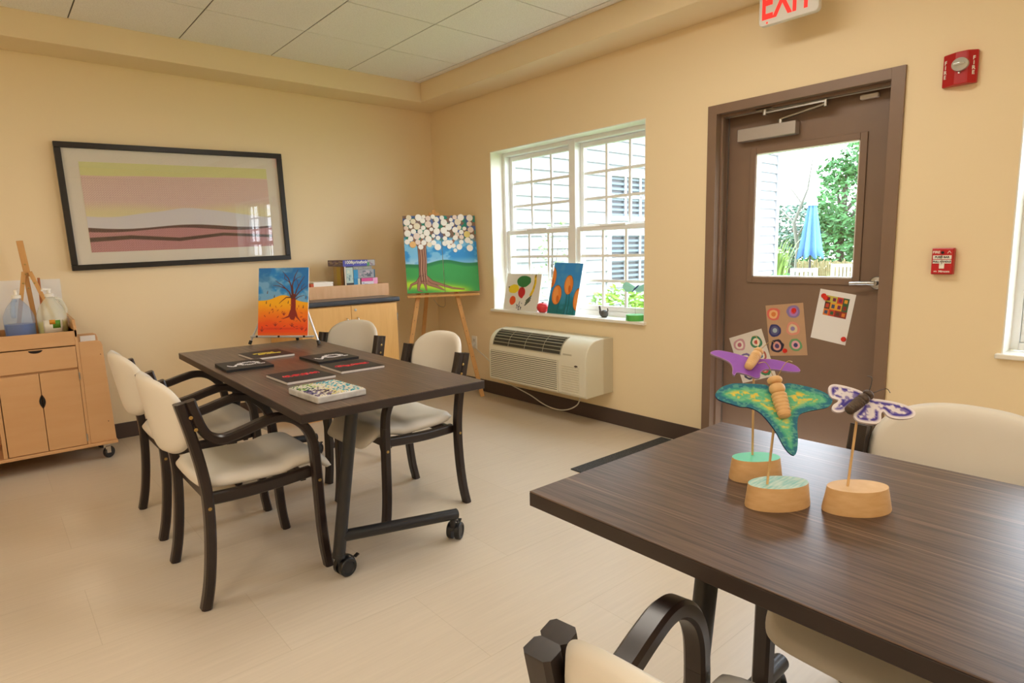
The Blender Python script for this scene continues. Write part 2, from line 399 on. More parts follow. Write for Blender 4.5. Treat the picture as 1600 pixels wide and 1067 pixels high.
# ceiling: mineral tiles with recessed black reveals along the grid
mb = MB(); gx = [-SR-0.0624-k*0.6096 for k in range(11)]; gy = [-SD-0.6357-k*0.6096 for k in range(13)]
mb.box((RX0, RY0, H+0.02), (0, 0, H+0.06), 0)
XS = [-SR]+[g for g in gx if g > RX0+0.25]+[RX0+0.2]; YS = [-SD]+[g for g in gy if g > RY0+0.25]+[RY0+0.2]
g_ = 0.0042
def in_fill_panel(cx, cy):
    return any(abs(cx-tx) < 0.3 and abs(cy-ty) < 0.3 for tx, ty in [])
for i in range(len(XS)-1):
    for j in range(len(YS)-1):
        mb.box((XS[i+1]+g_, YS[j+1]+g_, H), (XS[i]-g_, YS[j]-g_*0.5, H+0.02), 0)
for x in XS: mb.box((x-g_, RY0, H+0.004), (x+g_, 0, H+0.019), 1)
for y in YS: mb.box((RX0, y-g_, H+0.004), (0, y+g_*0.5, H+0.019), 1)
o = mb.build('ceiling', [ceiling_mat(), mat('ceiling_grid', '#5c5a52', 0.6)]); o['kind'] = 'structure'
# dropped soffit around the room
mb = MB(); zb, zt = H-D_, H+0.05
mb.box((RX0, -SD, zb), (0, 0, zt)).box((-SR, RY0, zb), (0, -SD, zt)).box((RX0, RY0, zb), (RX0+0.3, -SD, zt)).box((RX0+0.3, RY0, zb), (-SR, RY0+0.3, zt))
o = mb.build('trim_1', M_wall, bevel=0.004); o['kind'] = 'structure'
def struct_mesh(name, mb, m, **k): o = mb.build(name, m, **k); o['kind'] = 'structure'; return o
struct_mesh('wall_back', MB().box((RX0, 0, 0), (0, 0.15, H+0.1)), M_wall)
struct_mesh('wall_left', MB().box((RX0-0.15, RY0, 0), (RX0, 0.15, H+0.1)), M_wall)
struct_mesh('wall_front', MB().box((RX0-0.15, RY0-0.15, 0), (WT, RY0, H+0.1)), M_wall)
mb = MB(); ZT = H+0.1
def wseg(y0, y1, z0, z1): mb.box((0, y0, z0), (WT, y1, z1))
wseg(W1[1], 0.15, 0, ZT); wseg(W1[0], W1[1], 0, WZ0-0.02); wseg(W1[0], W1[1], WZ1, ZT)
wseg(DR[1], W1[0], 0, ZT); wseg(DR[0], DR[1], DRT, ZT)
wseg(W2[1], DR[0], 0, ZT); wseg(W2[0], W2[1], 0, WZ0-0.02); wseg(W2[0], W2[1], WZ1, ZT); wseg(RY0, W2[0], 0, ZT)
struct_mesh('wall_right', mb, M_wall)
bbh = 0.111
struct_mesh('baseboard_back', MB().box((RX0, -0.009, 0), (0, 0, bbh)), M_base, bevel=0.003)
struct_mesh('baseboard_right', MB().box((-0.009, -2.945, 0), (0, -0.009, bbh)).box((-0.009, RY0, 0), (0, -3.985, bbh)), M_base, bevel=0.003)
struct_mesh('baseboard_left', MB().box((RX0, RY0, 0), (RX0+0.009, -0.009, bbh)), M_base, bevel=0.003)

# windows: twin double-hung units
def window(n, y0, y1, latch=True):
    r = struct('window_%d' % n)
    z0, z1 = WZ0, WZ1; xf = 0.13
    # stool and white reveals
    MB().box((-0.028, y0-0.018, z0-0.022), (xf, y1+0.018, z0)).build('sill', M_white, r, bevel=0.005)
    mb = MB(); e = 0.006
    mb.box((0.001, y1-e, z0), (xf, y1, z1)).box((0.001, y0, z0), (xf, y0+e, z1)).box((0.001, y0+e, z1-e), (xf, y1-e, z1))
    mb.build('reveal', M_white, r)
    ym = (y0+y1)/2-0.022; fw = 0.035
    mb = MB(); x0, x1 = xf, WT
    mb.box((x0, y0, z0), (x1, y0+fw, z1)).box((x0, y1-fw, z0), (x1, y1, z1))
    for (a, b) in ((y0+fw, ym-0.033), (ym+0.033, y1-fw)): mb.box((x0, a, z1-fw), (x1, b, z1)).box((x0, a, z0), (x1, b, z0+fw))
    mb.box((x0-0.004, ym-0.033, z0), (x1, ym+0.033, z1)); mb.build('window_frame', M_vinyl, r, bevel=0.003)
    zm = 1.43
    for (a, b) in ((y0+fw, ym-0.033), (ym+0.033, y1-fw)):
        for low in (True, False):
            za, zb_ = (z0+fw+0.001, zm) if low else (zm-0.02, z1-fw-0.001); xs = 0.145 if low else 0.185; sw = 0.034
            mb = MB()
            a_, b_ = a+0.0015, b-0.0015; mb.box((xs, a_, za), (xs+0.035, a+sw, zb_)).box((xs, b-sw, za), (xs+0.035, b_, zb_)).box((xs, a+sw, zb_-0.036), (xs+0.035, b-sw, zb_)).box((xs, a+sw, za), (xs+0.035, b-sw, za+0.036))
            sash = mb.build('sash', M_vinyl, r, bevel=0.003)
            mb = MB(); ia, ib, ja, jb = a+sw, b-sw, za+0.036, zb_-0.036
            for k in (1, 2):
                yy = ia+(ib-ia)*k/3; mb.box((xs+0.011, yy-0.0105, ja), (xs+0.023, yy+0.0105, jb))
                zz = ja+(jb-ja)*k/3; mb.box((xs+0.0115, ia, zz-0.0105), (xs+0.0225, ib, zz+0.0105))
            mb.build('muntins', M_vinyl, sash)
            MB().box((xs+0.015, ia, ja), (xs+0.019, ib, jb)).build('glass_pane', M_glass, sash)
            if low:
                mb = MB(); yc = (a+b)/2
                mb.box((xs-0.012, yc-0.12, zb_-0.006), (xs+0.02, yc+0.12, zb_+0.008)); mb.build('lift_rail', M_vinyl, sash, bevel=0.003)
            else:
                pass
    return r
window(1, *W1); window(2, *W2)

# door
d = struct('door_1'); mb = MB()
yo0, yo1, zo = -3.981, -2.952, 2.0695; fy0, fy1, fz = -3.922, -3.009, 2.018; dx = 0.125
def ring(mb, x0, x1, a0, a1, at, b0, b1, bt, mi=0):
    mb.box((x0, a0, 0), (x1, b0, at), mi).box((x0, b1, 0), (x1, a1, at), mi).box((x0, b0, bt), (x1, b1, at), mi)
ring(mb, -0.014, 0.0, yo0, yo1, zo, fy0, fy1, fz)
ring(mb, 0.0, WT, -3.93, -3.0, 2.02, fy0, fy1, fz)
ring(mb, 0.035, 0.06, fy0, fy1, fz, fy0+0.014, fy1-0.014, fz-0.014)
mb.build('door_frame', M_doorb, d, bevel=0.003)
gy0, gy1, gz0, gz1 = -3.752, -3.19, 1.074, 1.783
py0, py1 = fy0+0.004, fy1-0.006; x0, x1 = dx, dx+0.045
mb = MB().box((x0, py0, 0.012), (x1, gy0, fz-0.005)).box((x0, gy1, 0.012), (x1, py1, fz-0.005)).box((x0, gy0, 0.012), (x1, gy1, gz0)).box((x0, gy0, gz1), (x1, gy1, fz-0.005))
mb.build('door_panel', M_doorb, d)
mb = MB(); q = 0.034
mb.box((x0-0.010, gy0-q, gz0-q), (x0+0.0, gy0, gz1+q)).box((x0-0.010, gy1, gz0-q), (x0, gy1+q, gz1+q)).box((x0-0.010, gy0, gz1), (x0, gy1, gz1+q)).box((x0-0.010, gy0, gz0-q), (x0, gy1, gz0))
mb.build('glazing_frame', M_doorb, d, bevel=0.003)
mb = MB(); e = 0.006
mb.box((x0-0.004, gy0, gz0), (x1, gy0+e, gz1)).box((x0-0.004, gy1-e, gz0), (x1, gy1, gz1)).box((x0-0.004, gy0, gz0), (x1, gy1, gz0+e)).box((x0-0.004, gy0, gz1-e), (x1, gy1, gz1))
mb.build('glazing_bead', mat('bead_white', '#d9d4cc', 0.4), d)
MB().box((x0+0.02, gy0, gz0), (x0+0.026, gy1, gz1)).build('glass_pane', M_glass, d)
MB().box((x0-0.006, fy1-0.0065, 0.012), (x0+0.004, fy1-0.0005, fz-0.006)).build('hinge', M_steel, d)
# closer body, arm, contact sensor
MB().box((x0-0.055, -3.435, 1.855), (x0-0.001, -3.095, 1.925)).build('door_closer', mat('closer_silver', '#b4aca6', 0.35, 0.5), d, bevel=0.004)
ca = MB(); pv = (x0-0.03, -3.34, 1.945)
ca.tube([(x0-0.03, -3.34, 1.922), pv], 0.014, 12); ca.bar(pv, (x0-0.08, -3.60, 1.972), 0.022, 0.008)
ca.tube([(x0-0.08, -3.60, 1.962), (x0-0.08, -3.60, 1.996)], 0.011, 12)
ca.bar((x0-0.08, -3.60, 1.988), (x0-0.075, -3.27, 1.985), 0.02, 0.008); ca.tube([(x0-0.075, -3.27, 1.975), (x0-0.075, -3.27, 2.004)], 0.013, 12)
ca.box((x0-0.09, -3.32, 2.003), (x0-0.055, -3.22, 2.012)); ca.box((0.061, fy0+0.015, 1.998), (0.068, fy1-0.015, 2.003))
ca.build('closer_arm', M_steel, d, smooth=40)
MB().box((x0-0.03, -3.83, 1.972), (x0-0.001, -3.745, 1.995)).build('contact_sensor', mat('sensor_cream', '#d9cfc2', 0.5), d, bevel=0.005)
TH = frame_T((x0, -3.868, 1.053), (0, -1, 0), (0, 0, 1))      # z axis of frame points to -x (room side)
hb = MB().lathe([(0.0001, 0), (0.034, 0), (0.034, 0.006), (0.030, 0.011), (0.014, 0.013), (0.013, 0.045), (0.0001, 0.045)], TH)
hb.tube(catmull([TH @ Vector(p) for p in ((0, 0, 0.04), (-0.03, 0.001, 0.047), (-0.07, -0.001, 0.05), (-0.115, -0.004, 0.05))], 5), [0.011]*5+[0.0095]*6+[0.008]*5)
hb.build('lever_handle', M_steel, d, smooth=40)

# made-up ceiling panels outside the field of view, added as fill light
for k, (tx, ty) in enumerate(FILL_PANELS):
    t = thing('added_fill_panel', ['added flat ceiling fill panel over the storage side of the room', 'added flat ceiling fill panel left of the camera', 'added flat ceiling fill panel at the rear centre of the room', 'added flat ceiling fill panel between the two tables, nearer the door', 'added flat ceiling fill panel in the rear left'][k], 'light', (tx, ty, H))
    MB().box((-0.3, -0.6, -0.012), (0.3, 0.6, -0.001)).build('frame', M_white, t)
    MB().box((-0.27, -0.57, -0.016), (0.27, 0.57, -0.0125)).build('fill_panel_glow', emit('fill_panel_glow', '#ffe9c8', 3.0), t)

# ================================================================== OUTSIDE
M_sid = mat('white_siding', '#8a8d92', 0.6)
gm = mat('lawn', '#7fa04e', 0.9, noise='#5f8438', scale=6, amount=0.6)
o = MB().box((WT, -12, -0.35), (30, 14, -0.25)).build('ground_outside', gm); o['kind'] = 'structure'
o = MB().box((4.0, -3.6, -0.25), (13, 1.0, -0.21)).build('patio_floor', mat('concrete', '#cfccc4', 0.9, noise='#bfbbb2', scale=4)); o['kind'] = 'structure'
nb = thing('neighbouring_wing', 'white clapboard building wing seen through window and door glass', 'building', (0, 1.0, -0.25))
mb = MB(); xa, xb, lap = 0.26, 8.75, 0.17; holes = [(3.75, 4.75, 1.36+0.25, 0.78+0.25), (3.75, 4.75, 2.27+0.25, 1.74+0.25)]
wins = [(3.72, 4.78, 1.0, 1.7), (3.72, 4.78, 1.98, 2.56)]
k = 0; z = 0
while z < 4.6:
    def segs(z0, z1):
        s = [(xa, xb)]
        for (a, b, c, d_) in wins:
            if z1 > c and z0 < d_:
                ns = []
                for (p, q_) in s:
                    if b <= p or a >= q_: ns.append((p, q_))
                    else:
                        if a > p: ns.append((p, a))
                        if b < q_: ns.append((b, q_))
                s = ns
        return s
    for (p, q_) in segs(z+0.01, z+lap-0.01):
        mb.add([(p, -0.04, z), (q_, -0.04, z), (q_, -0.002, z+lap), (p, -0.002, z+lap), (p, 0.02, z), (q_, 0.02, z), (q_, 0.02, z+lap), (p, 0.02, z+lap)],
               [(0,1,2,3),(4,7,6,5),(0,4,5,1),(1,5,6,2),(2,6,7,3),(3,7,4,0)])
    z += lap
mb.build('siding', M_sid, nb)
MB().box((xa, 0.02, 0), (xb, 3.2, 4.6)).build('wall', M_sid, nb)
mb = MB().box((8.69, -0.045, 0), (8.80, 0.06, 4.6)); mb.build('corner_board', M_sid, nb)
MB().box((0.26, -0.4, 4.6), (9.1, 3.6, 4.75)).build('eaves', M_sid, nb)
for (a, b, c, d_) in wins:
    mb = MB(); t_ = 0.06
    mb.box((a-t_, -0.05, c-t_), (a, 0.01, d_+t_)).box((b, -0.05, c-t_), (b+t_, 0.01, d_+t_)).box((a, -0.05, c-t_), (b, 0.01, c)).box((a, -0.05, d_), (b, 0.01, d_+t_))
    for k_ in (1, 2): mb.box((a+(b-a)*k_/3-0.012, -0.03, c), (a+(b-a)*k_/3+0.012, -0.01, d_))
    mb.box((a, -0.03, (c+d_)/2-0.02), (b, -0.01, (c+d_)/2+0.02))
    wf = mb.build('window_frame', M_vinyl, nb)
    mb = MB(); zz = c
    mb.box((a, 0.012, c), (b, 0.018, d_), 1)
    while zz < d_-0.02: mb.box((a, -0.006, zz+0.006), (b, 0.0, zz+0.042), 0); zz += 0.075
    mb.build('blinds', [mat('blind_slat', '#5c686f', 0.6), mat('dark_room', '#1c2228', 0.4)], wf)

def leaf_cloud(mb, c, rx, ry, rz, n, size, rnd, hollow=0.55, mi=0, droop=0.0):
    for _ in range(n):
        while True:
            p = Vector((rnd.uniform(-1, 1), rnd.uniform(-1, 1), rnd.uniform(-1, 1)))
            if hollow < p.length < 1: break
        q = Vector(c)+Vector((p.x*rx, p.y*ry, p.z*rz)); s_ = size*rnd.uniform(0.6, 1.3)
        a = Vector((rnd.gauss(0, 1), rnd.gauss(0, 1), rnd.gauss(0, 0.5)-droop)).normalized(); b = a.cross(Vector((rnd.gauss(0, 1), rnd.gauss(0, 1), rnd.gauss(0, 1)))).normalized()
        up = a.cross(b)*0.12*s_
        mb.add([q-a*s_*0.5, q+b*s_*0.24+up, q+a*s_*0.55, q-b*s_*0.24+up], [(0, 1, 2, 3)], mi)
def leafmat(name, c1, c2):
    m = mat(name, c1, 0.55, noise=c2, scale=2.5, amount=0.5)
    return m
def tree(name, label, cat, loc, clouds, m, trunk_h, trunk_r, leaf, seed, grp=None):
    rnd = random.Random(seed); t = thing(name, label, cat, loc, 0, grp)
    mb = MB(); pts = [(0, 0, 0), (0.05, 0.03, trunk_h*0.5), (0, -0.05, trunk_h)]
    mb.tube(catmull(pts, 5), [trunk_r*(1-0.05*i) for i in range(11)], 9)
    for (c, r, n) in clouds: mb.tube([(0, 0, trunk_h*0.7), Vector(c)*0.6+Vector((0, 0, trunk_h*0.2)), c], [trunk_r*0.5, trunk_r*0.3, trunk_r*0.1], 6)
    mb.build('trunk', mat('bark', '#6a6258', 0.9, noise='#4c453c', scale=14), t, smooth=60)
    mb = MB()
    for (c, r, n) in clouds: leaf_cloud(mb, c, r[0], r[1], r[2], n, leaf, rnd)
    mb.build('foliage', m, t); return t
G1 = leafmat('leaf_green', '#568a4e', '#376a38'); G2 = leafmat('leaf_lime', '#98b84c', '#689634'); G3 = leafmat('leaf_bluegreen', '#56735f', '#3f5c50')
tree('deciduous_tree', 'tall dense green tree right of the blue umbrella, through the door glass', 'tree', (13.5, 1.62, -0.25),
     [((0, 0, 1.2), (1.0, 1.0, 1.1), 1500), ((-0.1, -0.4, 2.5), (1.0, 1.0, 1.0), 1500), ((0.2, -0.8, 3.7), (0.9, 0.95, 0.9), 1300), ((0.1, 0.35, 1.9), (0.7, 0.6, 0.7), 600), ((0, -1.0, 1.2), (0.9, 0.9, 1.2), 1200), ((0, 0.2, 3.3), (0.5, 0.45, 0.4), 250)], G1, 3.2, 0.12, 0.17, 3)
tree('deciduous_tree', 'hazy blue-green tree behind the umbrella, beyond the wing corner', 'tree', (18, 5.0, -0.25),
     [((0, 0, 2.0), (1.6, 1.5, 0.9), 1300), ((0, 0.6, 1.2), (1.5, 1.3, 1.0), 900), ((0, -1.0, 1.2), (1.3, 1.0, 1.1), 900)], G3, 2.2, 0.12, 0.2, 5)
# bare branching tree
t = thing('bare_tree', 'thin bare forked tree rising left of the blue umbrella', 'tree', (14.0, 3.0, -0.25)); mb = MB(); rnd = random.Random(4)
mb.tube([(0, 0, 0), (0.1, 0, 1.4), (-0.1, 0.05, 2.1), (0.1, -0.2, 3.0), (0.1, -0.3, 3.8)], [0.08, 0.06, 0.05, 0.03, 0.015], 8)
for (a, b) in (((-0.1, 0.05, 2.1), (0, 0.8, 2.7)), ((0, 0, 1.7), (0, -0.6, 2.6)), ((0.05, -0.1, 2.6), (0, 0.5, 3.3)), ((-0.05, 0, 2.2), (0, 0.7, 2.2))):
    mb.tube([a, (Vector(a)+Vector(b))*0.5+Vector((0, 0, 0.06)), b], [0.03, 0.02, 0.006], 6)
mb.build('branches', mat('pale_bark', '#77736c', 0.9), t, smooth=60)
tree('shrub', 'yellow-green bushy shrub below the right half of the window', 'shrub', (2.95, -0.1, -0.25),
     [((0, 0, 0.55), (0.55, 0.5, 0.5), 500), ((0.1, -0.45, 0.75), (0.5, 0.45, 0.45), 420), ((0, 0.35, 0.6), (0.4, 0.4, 0.5), 300), ((0.2, -0.8, 0.6), (0.45, 0.5, 0.5), 350)], G2, 0.6, 0.025, 0.10, 7)
tree('sapling', 'slender pale-leaved sapling in front of the white siding', 'tree', (1.95, 0.42, -0.25),
     [((0, 0.0, 1.2), (0.25, 0.25, 0.5), 80), ((0, -0.15, 1.6), (0.28, 0.28, 0.35), 70), ((0, -0.25, 1.1), (0.25, 0.25, 0.35), 60)], leafmat('leaf_pale', '#9ab088', '#849c74'), 1.9, 0.018, 0.075, 11)
# tall strappy grass by the corner of the wing
t = thing('ornamental_grass', 'tall arching strap-leaved grass clump beside the white wing corner', 'plant', (10.0, 1.62, -0.25)); mb = MB(); rnd = random.Random(9)
for k in range(150):
    a = rnd.uniform(0, 2*PI); L_ = rnd.uniform(1.6, 2.7); r0 = rnd.uniform(0, 0.25); sp = rnd.uniform(0.06, 0.3)
    b0 = Vector((math.cos(a)*r0, math.sin(a)*r0, 0)); dr = Vector((math.cos(a), math.sin(a), 0)); sd = Vector((-dr.y, dr.x, 0)); pv = None; vs_ = []
    for i in range(8):
        s_ = i/7; p = b0+dr*sp*s_*s_*L_*0.7+Vector((0, 0, L_*(s_-0.38*s_**3))); w_ = 0.028*(1-s_**2)+0.002
        vs_ += [p-sd*w_, p+sd*w_]
    mb.add(vs_, [(2*i, 2*i+1, 2*i+3, 2*i+2) for i in range(7)])
mb.build('blades', leafmat('leaf_strap', '#8aa44c', '#5a7c30'), t)
tree('shrub', 'low rounded green shrub at the foot of the white wing', 'shrub', (7.9, 0.45, -0.25), [((0, 0, 0.5), (0.42, 0.4, 0.5), 450)], G1, 0.4, 0.02, 0.09, 17)
# closed patio umbrella
t = thing('patio_umbrella', 'closed pale blue patio umbrella on its pole outside the door', 'umbrella', (11.0, 1.28, -0.21))
MB().tube([(0, 0, 0), (0, 0, 2.62)], 0.022, 12).lathe([(0.001, 0), (0.22, 0), (0.24, 0.05), (0.06, 0.09), (0.03, 0.2), (0.001, 0.2)]).build('pole', M_blackm, t, smooth=40)
mb = MB(); seg = 48; vs_ = []; prof = [(0.02, 2.58), (0.055, 2.50), (0.085, 2.3), (0.12, 2.0), (0.16, 1.7), (0.20, 1.4), (0.245, 1.18)]
for (r, z) in prof:
    for k in range(seg):
        a = 2*PI*k/seg; f = 1+0.28*math.cos(8*a)*min(1, (2.6-z)/0.4); zz = z-(0.05*math.cos(8*a) if z < 1.3 else 0); vs_.append((r*f*math.cos(a), r*f*math.sin(a), zz))
mb.add(vs_, [(i*seg+k, i*seg+(k+1) % seg, (i+1)*seg+(k+1) % seg, (i+1)*seg+k) for i in range(len(prof)-1) for k in range(seg)])
can = mb.build('canopy', mat('umbrella_blue', '#5a8aca', 0.8), t, smooth=60); s_ = can.modifiers.new('s', 'SOLIDIFY'); s_.thickness = 0.004
MB().lathe([(0.001, 2.66), (0.03, 2.62), (0.075, 2.50), (0.115, 2.34), (0.12, 2.32), (0.10, 2.33), (0.001, 2.6)], seg=16).build('vent_cap', mat('umbrella_pale', '#b4c4d0', 0.8), t, smooth=60)
# patio chairs and table
M_wpl = mat('white_plastic_outdoor', '#a8a49e', 0.5)
def patio_chair(label, loc, rz):
    t = thing('patio_chair', label, 'chair', loc, rz, 'white patio chairs outside')
    MB().box((-0.25, -0.25, 0.42), (0.25, 0.25, 0.45)).build('seat', M_wpl, t, bevel=0.008)
    for sx in (-0.23, 0.23):
        for sy in (-0.23, 0.23): MB().bar((sx*1.05, sy*1.05, 0), (sx, sy, 0.43), 0.035, 0.035, (1, 0, 0)).build('leg', M_wpl, t)
    mb = MB()
    for k in range(6): mb.box((-0.27, -0.22+k*0.078, 0.5), (-0.25, -0.22+k*0.078+0.05, 0.95))
    mb.box((-0.28, -0.25, 0.93), (-0.245, 0.25, 1.0)).box((-0.28, -0.25, 0.43), (-0.245, -0.225, 0.95)).box((-0.28, 0.225, 0.43), (-0.245, 0.25, 0.95)); mb.build('backrest', M_wpl, t)
    for sy in (-0.27, 0.25): MB().box((-0.26, sy, 0.63), (0.24, sy+0.03, 0.66)).build('armrest', M_wpl, t)
    return t
patio_chair('white slatted patio chair right of the umbrella pole, near the trees', (11.6, 0.80, -0.21), rad(200))
patio_chair('white slatted patio chair just left of the umbrella pole', (9.3, 0.62, -0.21), rad(20))
t = thing('patio_table', 'low round white patio table in front of the closed umbrella', 'table', (10.2, 0.80, -0.21))
MB().lathe([(0.001, 0.70), (0.5, 0.70), (0.5, 0.73), (0.001, 0.73)], seg=32).build('tabletop', M_wpl, t, smooth=40)
for a in range(4): MB().tube([(0.35*math.cos(a*PI/2+0.4), 0.35*math.sin(a*PI/2+0.4), 0), (0.25*math.cos(a*PI/2+0.4), 0.25*math.sin(a*PI/2+0.4), 0.7)], 0.018, 8).build('leg', M_wpl, t, smooth=40)
t = thing('garden_fence', 'pale bamboo screen fence behind the patio', 'fence', (12.3, 0.2, -0.25)); mb = MB(); rnd = random.Random(2)
for k in range(90): y = -1.6+k*0.04; mb.tube([(rnd.uniform(-0.01, 0.01), y, 0), (rnd.uniform(-0.01, 0.01), y, 1.1+rnd.uniform(-0.04, 0.04))], 0.017, 6)
mb.build('reeds', mat('bamboo', '#a4946c', 0.8, noise='#84744c', scale=10), t, smooth=60)
MB().box((0.02, -1.6, 0.25), (0.05, 1.98, 0.3)).box((0.02, -1.6, 0.85), (0.05, 1.98, 0.9)).build('rail', mat('bamboo_rail', '#b89f70', 0.8), t)

# ================================================================== TABLES
def table_mat():
    m = bpy.data.materials.new('table_laminate'); m.use_nodes = True; N = m.node_tree.nodes; L = m.node_tree.links; b = N['Principled BSDF']
    t = N.new('ShaderNodeTexCoord'); 
    def noise(sc, scale, det=4):
        mp = N.new('ShaderNodeMapping'); mp.inputs['Scale'].default_value = sc; L.new(t.outputs['Object'], mp.inputs[0])
        n = N.new('ShaderNodeTexNoise'); n.inputs['Scale'].default_value = scale; n.inputs['Detail'].default_value = det; L.new(mp.outputs[0], n.inputs['Vector']); return n
    n1 = noise((110, 3.0, 110), 2.0, 6); n2 = noise((110, 0.9, 110), 1.0, 2); n3 = noise((8, 0.8, 8), 1.5, 3)
    r1 = N.new('ShaderNodeValToRGB'); e = r1.color_ramp.elements; e[0].position = 0.30; e[0].color = (*lin('#36281f'), 1); e[1].position = 0.72; e[1].color = (*lin('#6e574a'), 1)
    L.new(n1.outputs['Fac'], r1.inputs[0])
    r2 = N.new('ShaderNodeValToRGB'); e = r2.color_ramp.elements; e[0].position = 0.63; e[0].color = (0, 0, 0, 1); e[1].position = 0.70; e[1].color = (1, 1, 1, 1); L.new(n2.outputs['Fac'], r2.inputs[0])
    mx = N.new('ShaderNodeMix'); mx.data_type = 'RGBA'; mx.inputs[7].default_value = (*lin('#a08670'), 1); L.new(r1.outputs[0], mx.inputs[6])
    mm = N.new('ShaderNodeMath'); mm.operation = 'MULTIPLY'; mm.inputs[1].default_value = 0.5; L.new(r2.outputs[0], mm.inputs[0]); L.new(mm.outputs[0], mx.inputs[0])
    mx2 = N.new('ShaderNodeMix'); mx2.data_type = 'RGBA'; mx2.blend_type = 'MULTIPLY'; mx2.inputs[0].default_value = 0.3
    r3 = N.new('ShaderNodeValToRGB'); e = r3.color_ramp.elements; e[0].position = 0.35; e[0].color = (0.75, 0.72, 0.7, 1); e[1].position = 0.65; e[1].color = (1.1, 1.08, 1.05, 1); L.new(n3.outputs['Fac'], r3.inputs[0])
    L.new(mx.outputs[2], mx2.inputs[6]); L.new(r3.outputs[0], mx2.inputs[7]); L.new(mx2.outputs[2], b.inputs['Base Color'])
    b.inputs['Roughness'].default_value = 0.33; b.inputs['Specular IOR Level'].default_value = 0.5
    bm_ = N.new('ShaderNodeBump'); bm_.inputs['Strength'].default_value = 0.12; bm_.inputs['Distance'].default_value = 0.001; L.new(n1.outputs['Fac'], bm_.inputs['Height']); L.new(bm_.outputs[0], b.inputs['Normal'])
    return m
M_table = table_mat(); M_tedge = mat('table_edge_band', '#30241f', 0.42, noise='#281d19', scale=12, stretch=(1, 1, 1))
def caster(mb, x, y, ang, parent):
    """twin-wheel caster whose top is at z=0.1"""
    cx = x+0.025*math.cos(ang); cy = y+0.025*math.sin(ang)
    ax = Vector((-math.sin(ang), math.cos(ang), 0)); mb = MB()
    for s_ in (-1, 1):
        T = frame_T(Vector((cx, cy, 0.0375))+ax*s_*0.008, Vector((math.cos(ang), math.sin(ang), 0)), (0, 0, 1)); T = T @ Matrix.Rotation(0, 4, 'X')
        if s_ == 1: prof = [(0.001, -0.0), (0.0375, -0.0), (0.0375, -0.018), (0.034, -0.022), (0.026, -0.022), (0.024, -0.019), (0.001, -0.019)]
        else: prof = [(0.001, 0.0), (0.0375, 0.0), (0.0375, 0.018), (0.034, 0.022), (0.026, 0.022), (0.024, 0.019), (0.001, 0.019)]
        mb.lathe(prof, T, 28)
    wobj = mb.build('caster', M_black, parent, smooth=35)
    h = MB(); h.tube([(x, y, 0.05), (x, y, 0.10)], 0.012, 12)
    P = [Vector((cx, cy, 0.0375))+Vector((math.cos(ang), math.sin(ang), 0))*0.043*math.cos(a)+Vector((0, 0, 0.043*math.sin(a))) for a in [rad(q) for q in range(10, 175, 15)]]
    for i in range(len(P)-1): h.bar(P[i], P[i+1], 0.012, 0.006, P[i]-Vector((cx, cy, 0.0375)))
    tip = Vector((cx, cy, 0.055))+Vector((math.cos(ang), math.sin(ang), 0))*0.046
    h.bar(tip, tip+Vector((math.cos(ang)*0.018, math.sin(ang)*0.018, 0.008)), 0.016, 0.005)
    h.build('caster_hood', M_black, wobj, smooth=35)
def make_table(label, loc, rz, zt, e0, e1, swivel):
    """long axis along local y; origin at the centre on the floor"""
    t = thing('folding_table', label, 'table', loc, rz, None); w_, l_, th = 0.762, 1.829, 0.033
    MB().box((-w_/2+0.003, -l_/2+0.003, zt-th), (w_/2-0.003, l_/2-0.003, zt-0.0016), 1).box((-w_/2, -l_/2, zt-0.003), (w_/2, l_/2, zt), 0).box((-w_/2, -l_/2, zt-th), (w_/2, l_/2, zt-0.003), 1).build('tabletop', [M_table, M_tedge], t, bevel=0.0015)
    zu = zt-th
    for (ye, sg) in ((-l_/2+e0, -1), (l_/2-e1, 1)):
        y2 = ye+sg*0.045
        MB().tube([(-0.192, ye, 0.10), (-0.095, ye, zu-0.004)], 0.0245, 20).build('column', M_blackm, t, smooth=40)
        MB().box((-0.26, ye-0.03, zu-0.006), (0.26, ye+0.03, zu-0.0005)).box((-0.16, ye-0.045, zu-0.02), (-0.03, ye+0.045, zu-0.006)).build('mounting_plate', M_blackm, t)
        MB().tube([(-0.180, ye, 0.165), (0.336, y2, 0.118)], 0.0235, 20).build('foot', M_blackm, t, smooth=40)
        MB().tube([(-0.192, ye, 0.10), (-0.196, ye, 0.082)], 0.026, 16).build('stem_socket', M_blackm, t, smooth=40)
        caster(None, -0.194, ye, swivel[0], t); caster(None, 0.315, y2, swivel[1], t)
    MB().box((-0.13, -l_/2+e0, zu-0.035), (-0.09, l_/2-e1, zu-0.007)).build('stretcher', M_blackm, t)
    return t
T1Z, T2Z = 0.737, 0.748
T1 = make_table('dark wood-grain wheeled table further back, holding the notebooks and small easel', (-2.215, -2.183, 0), rad(-1.1), T1Z, 0.22, 0.13, (rad(10), rad(35)))
T2 = make_table('dark wood-grain wheeled table in the foreground holding three wooden butterflies', (-2.145, -4.122-0.9145, 0), 0, T2Z, 0.27, 0.27, (rad(160), rad(40)))

